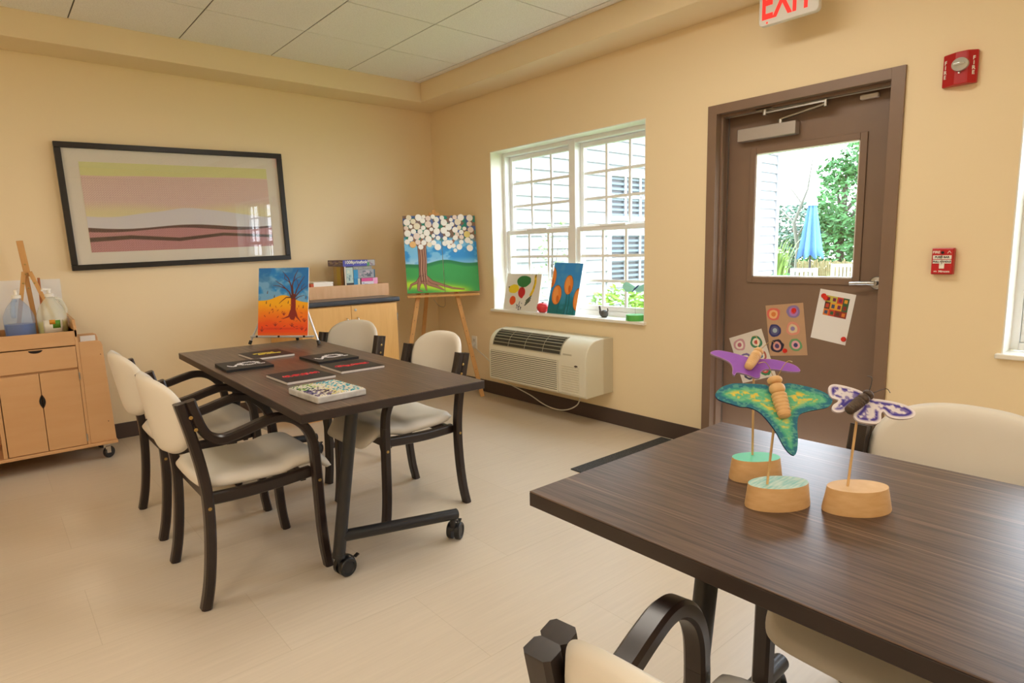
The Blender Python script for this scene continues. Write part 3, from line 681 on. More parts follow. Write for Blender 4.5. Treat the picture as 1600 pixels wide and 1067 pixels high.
# ================================================================== CHAIRS
def make_chair():
    t = thing('guest_armchair', '', 'chair')
    up = catmull([(-0.243, 0.0), (-0.222, 0.10), (-0.206, 0.25), (-0.202, 0.40), (-0.213, 0.52), (-0.237, 0.65), (-0.260, 0.752), (-0.263, 0.766)], 5)
    arm = catmull([(-0.229, 0.772), (-0.219, 0.73), (-0.202, 0.672), (-0.178, 0.634), (-0.135, 0.615), (-0.07, 0.626), (0.0, 0.645), (0.06, 0.655), (0.115, 0.642), (0.165, 0.600), (0.192, 0.545), (0.200, 0.48)], 5)
    leg = catmull([(0.200, 0.48), (0.203, 0.40), (0.205, 0.30), (0.208, 0.18), (0.215, 0.08), (0.226, 0.0)], 5)
    WY, TH_ = 0.043, 0.035
    for s_ in (-1, 1):
        y = s_*0.235
        MB().band([(p.x, p.y) for p in [Vector((q[0], q[1])) for q in up]], WY, TH_, y).build('leg', M_dark, t, smooth=40)
        MB().band([(q[0], q[1]) for q in arm], WY, 0.034, y).build('armrest', M_dark, t, smooth=40)
        MB().band([(q[0], q[1]) for q in leg], WY, TH_, y).build('leg', M_dark, t, smooth=40)
        for (bx, bz) in ((-0.202, 0.375), (0.205, 0.375), (-0.234, 0.715), (-0.222, 0.670)):
            T = frame_T((bx, y+s_*WY/2, bz), (1, 0, 0), (0, 0, 1)) if s_ < 0 else frame_T((bx, y+s_*WY/2, bz), (-1, 0, 0), (0, 0, 1))
            MB().lathe([(0.0005, -0.002), (0.0065, -0.002), (0.0065, 0.0012), (0.004, 0.002), (0.0005, 0.002)], T, 12).build('bolt', M_brass, t, smooth=40)
    # seat rails
    mb = MB()
    for s_ in (-1, 1):
        pts = catmull([(-0.190, 0.392), (-0.06, 0.388), (0.06, 0.392), (0.19, 0.402)], 5); mb.band([(q[0], q[1]) for q in pts], 0.030, 0.046, s_*0.200)
    mb.box((-0.19, -0.2, 0.365), (-0.168, 0.2, 0.405)).box((0.150, -0.2, 0.368), (0.172, 0.2, 0.405))
    mb.build('seat_frame', M_dark, t, smooth=40, bevel=0.002)
    # seat cushion: dished rear, waterfall front
    def sf(u, v, w_):
        x = 0.040+u; s_ = u/0.26
        zc = 0.440-0.010*s_+0.020*max(0, 1-((s_-0.55)/0.38)**2)-0.040*max(0, s_-0.70)/0.30-0.010*(1-(v/0.215)**2)*(1 if s_ < 0.3 else max(0, (1-s_)/0.7))
        return (x, v, zc+w_*(1.0 if w_ > 0 else 0.85))
    weld(cushion(MB(), 0.262, 0.211, 0.072, sf, 34, 7.0).build('seat', M_uph, t, smooth=70))
    # padded back, curved in plan, leaning with the uprights
    def bf(u, v, w_):
        z = 0.700+v; cv = 0.075*(1-(u/0.226)**2)
        x = -0.205-0.17*(z-0.40)-cv+0.028
        nrm = 1
        return (x+w_*nrm, u, z)
    weld(cushion(MB(), 0.2155, 0.150, 0.044, bf, 28, 2.8).build('backrest', M_uph, t, smooth=70))
    return t
chair = make_chair()
spots = [
 ((-2.640, -2.515), 0, 'cream and dark wood armchair nearest the viewer at the notebook table, left side', 'left'),
 ((-2.630, -1.777), 0, 'cream armchair at the notebook table, left side, nearest the wooden cart', 'left'),
 ((-1.864, -2.394), rad(181), 'cream armchair across the notebook table, nearer the window air conditioner', 'right'),
 ((-1.885, -1.585), rad(199), 'cream armchair across the notebook table, in front of the maple cabinet', 'right'),
 ((-2.593, -4.739), rad(8.5), 'cream armchair cut off by the bottom edge, near side of the butterfly table', 'near'),
 ((-1.850, -4.660), rad(176), 'cream armchair behind the butterfly table, under the fire alarm wall', 'far')]
for i, (xy, rz, lab, g) in enumerate(spots):
    c_ = chair if i == 0 else copy_tree(chair)
    c_.location = (xy[0], xy[1], 0); c_.rotation_euler = (0, 0, rz); c_['label'] = lab; c_['category'] = 'chair'; c_['group'] = 'matching armchairs around the two tables'
# ================================================================== ON THE WALLS
# framed abstract print (glazed), hung slightly askew
PT = frame_T((-2.1783, -0.012, 1.6284), (1, 0, 0.0255), (0, -0.006, 1)); PW, PH = 1.4725, 0.832
fp = thing('framed_picture', 'wide black-framed print of pale yellow, pink and white bands on the back wall', 'picture', PT.translation)
fp.rotation_euler = PT.to_euler()
def pbox(mb, x0, x1, y0, y1, z0, z1, mi=0): return mb.box((x0, y0, z0), (x1, y1, z1), mi)
mb = MB(); a, b, f = PW/2, PH/2, 0.037
pbox(mb, -a, a, b-f, b, 0, 0.032); pbox(mb, -a, a, -b, -b+f, 0, 0.032); pbox(mb, -a, -a+f, -b+f, b-f, 0, 0.032); pbox(mb, a-f, a, -b+f, b-f, 0, 0.032)
mb.build('frame', mat('black_frame', '#17130f', 0.35), fp, bevel=0.003)
pbox(MB(), -a+f*0.8, a-f*0.8, -b+f*0.8, b-f*0.8, 0.004, 0.010).build('mat_board', mat('mat_board', '#e4ded2', 0.8), fp)
def abstract_bands(U, V):
    c = Canvas(U, V, '#dcdc9a', 0.5)
    h = fbm(U*3, V*0+1.0, 3, 2)*0.05; c.mix(ss(0.89, 0.885, V+h), '#e4cbc2')
    dots = 0.5+0.5*np.sin(U*520)*np.sin(V*260); band = ss(0.885, 0.87, V+h)*ss(0.4, 0.42, V)
    c.mix(band*(dots > 0.62)*0.5, '#b98890'); c.mix(ss(0.66, 0.5, V+fbm(U*2+4, V*2, 8, 2)*0.12)*0.75, '#e3e0a4')
    h2 = 0.05*np.sin(U*7+1)+0.04*fbm(U*4, V*0, 5, 2); c.mix(ss(0.46, 0.45, V+h2), '#d9d7de'); c.mix(ss(0.28, 0.272, V+0.02*np.sin(U*9)), '#4a332f'); c.mix(ss(0.245, 0.237, V+0.02*np.sin(U*9+0.6)), '#c58f93')
    c.mix(ss(0.28, 0.272, V+0.02*np.sin(U*9))*(dots > 0.6)*0.5, '#8d5560')
    c.line([(0, 0.14), (0.2, 0.16), (0.45, 0.12), (0.7, 0.17), (1, 0.13)], 0.012, 0.008, '#4a332f')
    return c.lincol()
painted_panel('print', 1.222, 0.595, 0.002, abstract_bands, M_paper, fp, nx=420, T=Matrix.Translation((-0.612, -0.30, 0.0125)), rough=0.7)
pbox(MB(), -a+f*0.9, a-f*0.9, -b+f*0.9, b-f*0.9, 0.019, 0.0215).build('glazing', M_glass, fp)

# exit sign hanging under the soffit
ex = thing('exit_sign', 'white EXIT sign with red letters mounted under the soffit by the door', 'sign', (-0.20, -3.508, 2.5535))
mb = MB(); out = []
hw, hh, rr = 0.150, 0.198, 0.022
for (cx, cy, a0) in ((hw-rr, -hh+rr, -90), (hw-rr, -rr, 0), (-hw+rr, -rr, 90), (-hw+rr, -hh+rr, 180)):
    for k in range(7): an = rad(a0+15*k); out.append((cx+rr*math.cos(an), cy+rr*math.sin(an)))
TE = frame_T((0, 0, 0), (0, -1, 0), (0, 0, 1))
mb.prism(out, -0.018, 0.014, 0, TE); mb.build('housing', mat('sign_white', '#d8d4cc', 0.35), ex, smooth=40, bevel=0.004)
text_obj('lettering', 'EXIT', 0.215, TE @ Matrix.Translation((-0.006, -0.101, 0.0148)), emit('exit_red', '#e8241a', 0.75), ex, ext=0.001, sx=0.60, bold=0.0040)
MB().lathe([(0.001, 0.0), (0.006, 0.0), (0.005, 0.003), (0.001, 0.004)], TE @ Matrix.Translation((-0.105, -0.186, 0.013)), 12).build('indicator_lamp', emit('indicator', '#ff5040', 0.6), ex)
# fire strobe
st = thing('fire_strobe', 'red wall fire strobe with clear lens, high right of the door', 'alarm', (-0.002, -4.194, 2.0))
TS = frame_T((0, 0, 0), (0, -1, 0), (0, 0, 1))
mb = MB(); pr = [(-0.064, 0), (-0.064, 0.018), (-0.012, 0.046), (0.032, 0.046), (0.064, 0.018), (0.064, 0)]
n_ = len(pr); vs_ = [(x, -0.068, z) for x, z in pr]+[(x, 0.068, z) for x, z in pr]
mb.add(vs_, [tuple(range(n_)), tuple(reversed(range(n_, 2*n_)))]+[(i, n_+i, n_+(i+1) % n_, (i+1) % n_) for i in range(n_)], 0, TS)
mb.build('housing', M_red, st, bevel=0.004)
ln = MB().lathe([(0.026, 0.040), (0.030, 0.050), (0.027, 0.060), (0.012, 0.066), (0.0005, 0.067)], TS @ Matrix.Translation((0.008, 0.012, 0)) @ Matrix.Diagonal((1.12, 1.0, 1, 1)), 24).build('lens', mat('strobe_lens', '#b9b9b4', 0.08, 0.3, spec=0.9, coat=1.0), st, smooth=50)
MB().box((-0.012, -0.002, 0.0665), (0.028, 0.006, 0.071), 0, TS @ Matrix.Translation((0, 0.01, 0))).build('flash_tube', M_chrome, ln)
MB().lathe([(0.0005, 0.046), (0.005, 0.046), (0.004, 0.050), (0.0005, 0.051)], TS @ Matrix.Translation((0.006, -0.022, 0)), 10).build('screw', M_chrome, st)
ang1 = math.atan2(0.028, 0.052)
def rotlet(cx, cz, an): return TS @ Matrix.Translation((cx, 0, cz)) @ Matrix.Rotation(-an, 4, 'Y')
for (cx, cz, an) in ((-0.052, 0.0255, ang1), (0.052, 0.030, -math.atan2(0.028, 0.032))):
    for i, ch in enumerate('FIRE'):
        text_obj('lettering', ch, 0.022, rotlet(cx, cz, an) @ Matrix.Translation((0, 0.033-i*0.020, 0.0005)), M_white, st, ext=0.0006, bold=0.0006)
# pull station
pl = thing('fire_pull_station', 'small red FIRE pull station with white bars, at shoulder height right of the door', 'alarm', (-0.002, -4.187, 1.167))
mb = MB().box((-0.043, -0.06, 0), (0.043, 0.06, 0.030), 0, TS); mb.build('housing', M_red, pl, bevel=0.004)
MB().box((-0.040, -0.056, 0.030), (0.040, 0.056, 0.0335), 0, TS).build('face', mat('alarm_red_face', '#c01820', 0.35), pl, bevel=0.001)
MB().box((-0.036, 0.010, 0.0335), (0.036, 0.027, 0.037), 0, TS).build('push_bar', M_white, pl, bevel=0.001)
MB().box((-0.036, -0.010, 0.0335), (0.036, 0.007, 0.037), 0, TS).box((-0.010, -0.033, 0.0335), (0.010, -0.010, 0.037), 0, TS).build('pull_handle', M_white, pl, bevel=0.001)
MB().lathe([(0.0005, 0.0335), (0.006, 0.0335), (0.006, 0.036), (0.0005, 0.036)], TS @ Matrix.Translation((0, 0.040, 0)), 14).build('lock', M_blackm, pl)
for (s_, sz, x, y, m_, z_, sx_) in (('FIRE', 0.016, -0.024, 0.041, M_white, 0.0338, 1), ('PUSH BAR', 0.0125, 0, 0.0185, M_black, 0.0373, 1), ('PULL HANDLE', 0.0115, 0, -0.0015, M_black, 0.0373, 0.95), ('ADL', 0.007, -0.024, -0.046, M_white, 0.0338, 1), ('Mircom', 0.0125, 0.010, -0.046, M_white, 0.0338, 1.1)):
    text_obj('lettering', s_, sz, TS @ Matrix.Translation((x, y, z_)), m_, pl, ext=0.0003, sx=sx_, bold=0.0004)
mb = MB(); mb.bar(TS @ Vector((0.019, 0.036, 0.0345)), TS @ Vector((0.026, 0.047, 0.0345)), 0.002, 0.001, (1, 0, 0)).bar(TS @ Vector((0.033, 0.036, 0.0345)), TS @ Vector((0.026, 0.047, 0.0345)), 0.002, 0.001, (1, 0, 0)); mb.build('emblem', M_white, pl)
mb = MB().tube([TS @ Vector(p) for p in ((-0.002, 0.028, 0.0378), (-0.004, 0.012, 0.0385), (0.002, 0.0, 0.038), (-0.001, -0.012, 0.0378))], 0.0016, 8); mb.build('break_rod', M_steel, pl, smooth=50)
# outlet with plug, power cord
ol = thing('wall_outlet', 'white duplex outlet on the window wall behind the tall easel leg', 'outlet', (-0.001, -0.585, 0.44))
MB().box((-0.036, -0.058, 0), (0.036, 0.058, 0.006), 0, TS).build('cover_plate', M_white, ol, bevel=0.002)
for zz in (0.02, -0.02): MB().box((-0.016, zz-0.013, 0.006), (0.016, zz+0.013, 0.009), 0, TS).build('socket', mat('socket_grey', '#c9c6bf', 0.4), ol, bevel=0.001)
cd = thing('power_cord', 'pale cord drooping below the air conditioner to the outlet', 'cord', (-0.1, -1.2, 0.15)); cdl = Vector((-0.1, -1.2, 0.15))
P = catmull([(-0.014, -0.60, 0.42), (-0.05, -0.66, 0.40), (-0.05, -0.86, 0.30), (-0.06, -1.02, 0.19), (-0.10, -1.16, 0.16), (-0.11, -1.45, 0.105), (-0.12, -1.62, 0.06), (-0.12, -1.76, 0.045), (-0.12, -1.88, 0.065), (-0.12, -1.98, 0.12), (-0.13, -2.02, 0.19)], 8)
MB().tube([p-cdl for p in P], 0.0048, 8).build('cable', mat('cord_grey', '#cfcabd', 0.5), cd, smooth=60)
MB().box((-0.045, -0.02, -0.016), (-0.0095, 0.012, 0.016), 0, Matrix.Translation(Vector((0, -0.585, 0.42))-cdl)).build('plug', mat('plug_white', '#e2dfd8', 0.4), cd, bevel=0.004)
# wall air conditioner
ac = thing('air_conditioner', 'cream through-wall air conditioner with louvred front below the window', 'air conditioner', (0, -1.698, 0.235))
def xz_prism(mb, prof, y0, y1, mi=0):
    n = len(prof); mb.add([(x, y0, z) for x, z in prof]+[(x, y1, z) for x, z in prof], [tuple(range(n)), tuple(reversed(range(n, 2*n)))]+[(i, n+i, n+(i+1) % n, (i+1) % n) for i in range(n)], mi); return mb
M_ac = mat('ac_cream', '#ddd8c4', 0.38)
MB().box((-0.112, -0.524, 0.0), (-0.0005, 0.524, 0.398)).build('wall_sleeve', mat('ac_sleeve', '#cbc3ac', 0.45), ac, bevel=0.003)
arc = catmull([(-0.298, 0.245), (-0.292, 0.295), (-0.270, 0.345), (-0.232, 0.380), (-0.190, 0.397), (-0.115, 0.405)], 4)
prof = [(-0.108, 0.0), (-0.285, -0.004), (-0.298, 0.01)]+[(p.x, p.y) for p in arc]+[(-0.108, 0.405)]
xz_prism(MB(), prof, -0.531, 0.531).build('cover', M_ac, ac, smooth=30, bevel=0.006)
# discharge grille on the sloping upper front
gp = [(-0.2985, 0.255), (-0.288, 0.305), (-0.266, 0.350), (-0.232, 0.382)]; gd = MB()
nr = []
for (x, z) in gp: nr.append((x-0.0015, z+0.001))
def strip(mb, prof, y0, y1, off, mi=0):
    vs_ = []; 
    for (x, z) in prof: vs_ += [(x-off*0.8, y0, z+off*0.55), (x-off*0.8, y1, z+off*0.55)]
    mb.add(vs_, [(2*i, 2*i+1, 2*i+3, 2*i+2) for i in range(len(prof)-1)], mi)
arcg = [(p.x, p.y) for p in arc[3:17]]
strip(gd, arcg, -0.285, 0.475, 0.0015); gdo = gd.build('discharge_grille', mat('grille_dark', '#3b3a33', 0.5), ac)
mb = MB()
for i in range(0, 14, 2):
    x, z = arcg[i]; mb.bar((x-0.003, -0.290, z+0.003), (x-0.003, 0.478, z+0.003), 0.005, 0.0045)
for yy in (-0.285, 0.475, 0.10, -0.1, 0.29): 
    for i in range(13): mb.bar((arcg[i][0]-0.0025, yy, arcg[i][1]+0.002), (arcg[i+1][0]-0.0025, yy, arcg[i+1][1]+0.002), 0.006 if yy in (-0.285, 0.475) else 0.003, 0.003, (0, 1, 0))
mb.build('vanes', mat('vane_grey', '#a5a28f', 0.45), gdo)
MB().box((-0.2995, -0.265, 0.012), (-0.297, 0.515, 0.238)).build('intake_grille', mat('intake_dark', '#55503f', 0.6), ac)
mb = MB()
for k in range(15): z0 = 0.014+k*0.0152; mb.box((-0.305, -0.262, z0), (-0.2985, 0.512, z0+0.0088))
for yy in (-0.265, 0.508): mb.box((-0.3055, yy, 0.010), (-0.298, yy+0.008, 0.24))
mb.build('louvres', M_ac, ac)
mb = MB()
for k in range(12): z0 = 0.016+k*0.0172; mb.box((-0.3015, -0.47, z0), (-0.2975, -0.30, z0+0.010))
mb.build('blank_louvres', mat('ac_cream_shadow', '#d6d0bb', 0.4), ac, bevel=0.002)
mb = MB().lathe([(0.0005, 0), (0.018, 0), (0.016, 0.003), (0.0005, 0.004)], frame_T((-0.298, -0.44, 0.215), (0, -1, 0), (0, 0, 1)) @ Matrix.Diagonal((1, 0.55, 1, 1)), 20); mb.build('badge', mat('badge_dark', '#3a2d26', 0.3), ac, smooth=40)
mb = MB().bar((-0.2925, -0.31, 0.291), (-0.2925, -0.395, 0.291), 0.004, 0.012); mb.build('latch', mat('latch', '#b8b39f', 0.35), ac)
# entry mat
tag(MB().box((-0.905, -3.75, 0.0), (-0.035, -2.668, 0.007)).build('floor_mat', mat('mat_rubber', '#2b2b2b', 0.9, noise='#4a4a4a', scale=220, amount=0.25, bump=0.4), bevel=0.002), 'thin charcoal entry mat on the floor before the brown door', 'floor mat')
# white sheet on the back wall behind the cart
tag(MB().box((-3.62, -0.012, 0.80), (-2.975, -0.001, 1.145)).build('paper_sheet', mat('sheet_white', '#f0eeea', 0.7)), 'large plain white sheet on the wall behind the soap jugs', 'paper')

# ---- papers on the door, held by red magnets
XD = 0.125
def door_paper(name, label, p_tl, p_tr, p_bl, fn, nx, base):
    x = Vector((0, p_tr[0]-p_tl[0], p_tr[1]-p_tl[1])); y = Vector((0, p_tl[0]-p_bl[0], p_tl[1]-p_bl[1])); w_, h_ = x.length, y.length
    T = frame_T((0, 0, 0), x, y); t = painted_panel(name, w_, h_, 0.0008, fn, base, nx=nx, rough=0.75)
    t.matrix_world = Matrix.Translation((XD-0.0012, p_bl[0], p_bl[1])) @ T; return tag(t, label, 'paper')
def sheet_blocks(U, V):      # plain colour-block grid
    c = Canvas(U, V, '#e9e6e4', 1.4); rnd = random.Random(5); cols = ['#c8442c', '#e0a030', '#3c5c38', '#7a2c50', '#d87a30', '#46506c', '#8c3024', '#c8b850', '#5c3828']
    x0, x1, y0, y1 = 0.20, 0.86, 0.50, 0.90
    inside = (U > x0) & (U < x1) & (V > y0) & (V < y1); gx_ = (U-x0)/(x1-x0)*4; gy_ = (V-y0)/(y1-y0)*3
    for i in range(4):
        for j in range(3):
            cell = inside & (np.floor(gx_) == i) & (np.floor(gy_) == j); c.mix(cell*1.0, rnd.choice(cols))
            fx, fy = gx_-i, gy_-j; c.mix((cell & (np.abs(fx-0.5) < 0.27) & (np.abs(fy-0.5) < 0.27))*1.0, rnd.choice(cols))
    return c.lincol()
def circles(base, specs, asp):
    def fn(U, V):
        c = Canvas(U, V, base, asp); c.mix(0.25*fbm(U*8, V*8, 3), rgb(base)*0.85)
        for k, (cx, cy, rs, cols) in enumerate(specs):
            for r, col in zip(rs, cols): c.ell(cx, cy, r, r, col, wob=0.35, seed=k*5+1)
        return c.lincol()
    return fn
door_paper('paper_sheet', 'white page with a small grid of coloured blocks, below the door lever', (-3.583, 1.016), (-3.768, 0.988), (-3.546, 0.742), sheet_blocks, 90, M_paper)
R3 = (0.17, 0.115, 0.06)
bs = [(0.2, 0.82, R3, ('#d86a5c', '#e8b078', '#d88040')), (0.73, 0.84, R3, ('#8878a8', '#b47cc0', '#e05870')), (0.2, 0.50, R3, ('#38386c', '#5a5a84', '#a8b8c0')),
      (0.68, 0.52, R3, ('#d8907c', '#d8c4a0', '#9080b0')), (0.22, 0.19, R3, ('#2c2438', '#d89c94', '#54406c')), (0.72, 0.2, R3, ('#6c9c6c', '#e0a8b4', '#44406c'))]
door_paper('paper_drawing', 'tan paper with six hand-drawn coloured rings, middle of the door', (-3.272, 0.905), (-3.491, 0.933), (-3.315, 0.610), circles('#c09a78', bs, 1.35), 130, mat('kraft', '#b8946f', 0.8))
ws = [(0.25, 0.80, R3, ('#c8949c', '#e8dcd0', '#b86878')), (0.74, 0.76, R3, ('#3c7c58', '#e4d8cc', '#c85c50')), (0.3, 0.48, R3, ('#7a6ca0', '#e4d8cc', '#5c8c6c')), (0.74, 0.46, R3, ('#b06050', '#e8dcc8', '#486c9c')), (0.28, 0.16, R3, ('#48485c', '#e0d4c8', '#b84c54')), (0.75, 0.17, R3, ('#3c7c50', '#c8504c', '#e0d4c8'))]
door_paper('paper_drawing', 'white paper with coloured rings, lowest on the door behind the purple butterfly', (-3.048, 0.690), (-3.255, 0.767), (-3.150, 0.420), circles('#e2d8cc', ws, 1.35), 130, M_paper)
for (y, z, lab) in ((-3.608, 0.977, 'red round magnet at the top left corner of the white page'), (-3.622, 0.966, 'red round magnet overlapping another on the coloured grid'), (-3.722, 0.747, 'red round magnet at the lower right of the white page'),
                    (-3.447, 0.888, 'red round magnet at the upper right of the tan drawing'), (-3.405, 0.650, 'red round magnet at the bottom of the tan drawing'), (-3.232, 0.512, 'red round magnet on the lowest drawing behind the butterfly')):
    tag(MB().lathe([(0.0005, 0), (0.0135, 0), (0.0135, 0.004), (0.011, 0.007), (0.0005, 0.008)], frame_T((0, 0, 0), (0, -1, 0), (0, 0, 1)), 20).build('magnet', M_magnet, smooth=40), lab, 'magnet', 'red magnets holding papers on the door').location = (XD-0.0022-(0.0005 if 'over' not in lab else 0.008), y, z)

# ================================================================== CABINET IN THE CORNER
cb = thing('base_cabinet', 'honey maple two-door cabinet with black counter edge against the back wall', 'cabinet', (-1.237, 0, 0))
cy0 = -0.665
MB().box((-0.40, cy0+0.02, 0.09), (0.40, -0.012, 0.874)).box((-0.40, cy0+0.06, 0.0), (0.40, -0.012, 0.09)).build('body', M_maple2, cb, bevel=0.002)
for s_ in (-1, 1):
    a0, a1 = (-0.398, -0.0015) if s_ < 0 else (0.0015, 0.398)
    dr = MB().box((a0, cy0, 0.10), (a1, cy0+0.0195, 0.868)).build('door', M_maple2, cb, bevel=0.0015)
    hx = -0.045 if s_ < 0 else 0.045
    MB().tube(catmull([(hx, cy0-0.001, 0.775), (hx, cy0-0.022, 0.774), (hx, cy0-0.030, 0.755), (hx, cy0-0.030, 0.70), (hx, cy0-0.022, 0.681), (hx, cy0-0.001, 0.680)], 5), 0.0045, 8).build('handle', M_chrome, dr, smooth=60)
    for zz in (0.2, 0.755): MB().box((s_*0.40-0.004, cy0-0.002, zz-0.03), (s_*0.40+0.004, cy0+0.03, zz+0.03)).build('hinge', M_steel, dr)
    if s_ > 0: MB().lathe([(0.0005, 0), (0.010, 0), (0.010, 0.003), (0.0005, 0.004)], frame_T((hx-0.01, cy0, 0.835), (1, 0, 0), (0, 0, 1)), 16).build('lock', M_steel, dr)
ct = MB().box((-0.435, cy0-0.012, 0.878), (0.428, -0.001, 0.916)).build('countertop', mat('black_counter', '#3a3f48', 0.28), bevel=0.012, seg=4)
ct.location = (-1.237, 0, 0); tag(ct, 'dark slate countertop with rounded edge on the maple cabinet', 'countertop')
tr = thing('organizer_box', 'open light wood box on the dark countertop holding puzzles', 'box', (-1.10, -0.26, 0.916))
mb = MB(); mb.box((-0.36, -0.16, 0), (0.335, -0.145, 0.10)).box((-0.36, 0.195, 0), (0.335, 0.21, 0.10)).box((-0.36, -0.145, 0), (-0.345, 0.195, 0.10)).box((0.32, -0.145, 0), (0.335, 0.195, 0.10)).box((-0.345, -0.145, 0), (0.32, 0.195, 0.012))
mb.build('tray', mat('light_wood', '#dcb288', 0.45, noise='#d2a478', scale=5, stretch=(6, 1, 1)), tr, bevel=0.002)
def carton(name, label, lo, hi, base, patches=(), texts=(), side=(), grp='puzzle boxes stacked in the wooden tray'):
    t = thing(name, label, 'puzzle box', ((lo[0]+hi[0])/2, (lo[1]+hi[1])/2, lo[2]), 0, grp); hx, hy, hz = (hi[0]-lo[0])/2, (hi[1]-lo[1])/2, hi[2]-lo[2]
    mats = [mat('carton_'+base.strip('#'), base, 0.4)]; mb = MB().box((-hx, -hy, 0), (hx, hy, hz), 0)
    for q_, (u0, v0, u1, v1, col) in enumerate(list(patches)+list(side)):
        m_ = mat('ink_'+col.strip('#'), col, 0.4)
        if m_ not in mats: mats.append(m_)
        k_ = 0.0004+0.00004*q_
        if q_ < len(patches): mb.box((-hx+2*hx*u0, -hy-k_, hz*v0), (-hx+2*hx*u1, -hy, hz*v1), mats.index(m_))
        else: mb.box((-hx-k_, hy-2*hy*u1, hz*v0), (-hx, hy-2*hy*u0, hz*v1), mats.index(m_))
    mb.build('carton', mats, t)
    for (s_, size, u, v, m_) in texts: text_obj('lettering', s_, size, frame_T((-hx+2*hx*u, -hy-0.0018, hz*v), (1, 0, 0), (0, 0, 1)), m_, t, ext=0.0002, bold=0.0006)
    return t
zc = 0.928
yF = -0.40
rndp = random.Random(8)
def speck(n, u0, v0, u1, v1, cols):
    return [(a, b, min(u1, a+rndp.uniform(0.04, 0.12)*(u1-u0)*2), min(v1, b+rndp.uniform(0.05, 0.14)*(v1-v0)*2), rndp.choice(cols)) for a, b in [(rndp.uniform(u0, u1-0.1*(u1-u0)), rndp.uniform(v0, v1-0.25*(v1-v0))) for _ in range(n)]]
carton('puzzle_box', 'tall puzzle box on end, tan and gold side, pale map picture on its front', (-1.148, yF, zc), (-1.071, yF+0.20, 1.164), '#26262a',
       [(0, 0, 0.16, 1, '#dccfc0'), (0.18, 0.44, 0.97, 0.97, '#b8ccc4'), (0.3, 0.05, 0.5, 0.36, '#3c5848'), (0.6, 0.08, 0.85, 0.36, '#b08050')]+speck(12, 0.2, 0.48, 0.92, 0.92, ['#8fb0b0', '#d8dcc8', '#6c8c94']), (),
       [(0, 0, 1, 1, '#b49a62'), (0.3, 0.02, 0.62, 0.98, '#bca43c'), (0.68, 0, 0.9, 1, '#9a6a2c'), (0.9, 0, 1, 1, '#4a2c28')]+speck(10, 0.68, 0, 0.9, 1, ['#d08030', '#5a3418', '#c86020']))
carton('puzzle_box', 'grey picture puzzle box lying directly beneath the purple one at the right', (-1.069, yF, 1.137), (-0.905, yF+0.20, 1.163), '#8c8c84', speck(8, 0, 0, 1, 1, ['#a8a8a0', '#6c6c70']))
carton('puzzle_box', 'bright blue puzzle box with grey street photo, right of centre', (-1.069, yF, 1.068), (-0.876, yF+0.20, 1.136), '#9a9aa0', [(0, 0, 0.2, 1, '#2090c8'), (0.94, 0, 1, 1, '#2c5c70'), (0.62, 0.15, 0.8, 0.8, '#4c5460')]+speck(14, 0.22, 0.1, 0.9, 0.9, ['#70707c', '#b8a8b0', '#5c6470']))
carton('puzzle_box', 'blue puzzle box with red base lying under the blue photo box', (-1.069, yF, zc), (-1.006, yF+0.20, 1.067), '#1f86c0', [(0.55, 0.5, 0.9, 0.98, '#c8c8b8'), (0, 0, 1, 0.60, '#b02828'), (0.86, 0.6, 1, 1, '#4c2830')])
carton('puzzle_box', 'pink and white puzzle box at the lower right of the puzzles', (-1.004, yF-0.004, zc), (-0.858, yF+0.18, 1.066), '#d8d4e0', [(0, 0.80, 0.72, 1, '#d84890'), (0.75, 0.62, 1, 1, '#e8a0c8'), (0.75, 0, 1, 0.6, '#e0c4d8')]+speck(12, 0.02, 0.45, 0.7, 0.78, ['#8890b8', '#a8b8c8', '#5c5c80']))
carton('puzzle_box', 'wide purple-blue puzzle box lying across the top of the others', (-1.158, yF-0.004, 1.165), (-0.873, yF+0.28, 1.2155), '#5c4c60', [(0, 0, 0.76, 1, '#4444a4'), (0.76, 0.1, 0.985, 0.95, '#a8a4a0'), (0.74, 0, 0.82, 0.6, '#3c8c54')]+speck(8, 0.8, 0.1, 0.97, 0.9, ['#c8c0c8', '#805c70', '#7c8c7c']),
       [('1000', 0.036, 0.17, 0.62, M_white), ('springbok', 0.036, 0.50, 0.64, M_white)], speck(16, 0.03, 0.1, 0.97, 0.9, ['#8c7c70', '#7a6a84', '#a8987c']))
t = thing('paper_stack', 'stack of white paper with red corner at the left end of the wooden tray', 'paper', (-1.335, -0.30, zc))
MB().box((-0.075, -0.10, 0), (0.085, 0.13, 0.122)).build('sheets', M_paper, t); MB().box((-0.098, -0.102, 0.0), (-0.076, 0.12, 0.112)).build('red_folder', mat('folder_red', '#c4502c', 0.5), t)

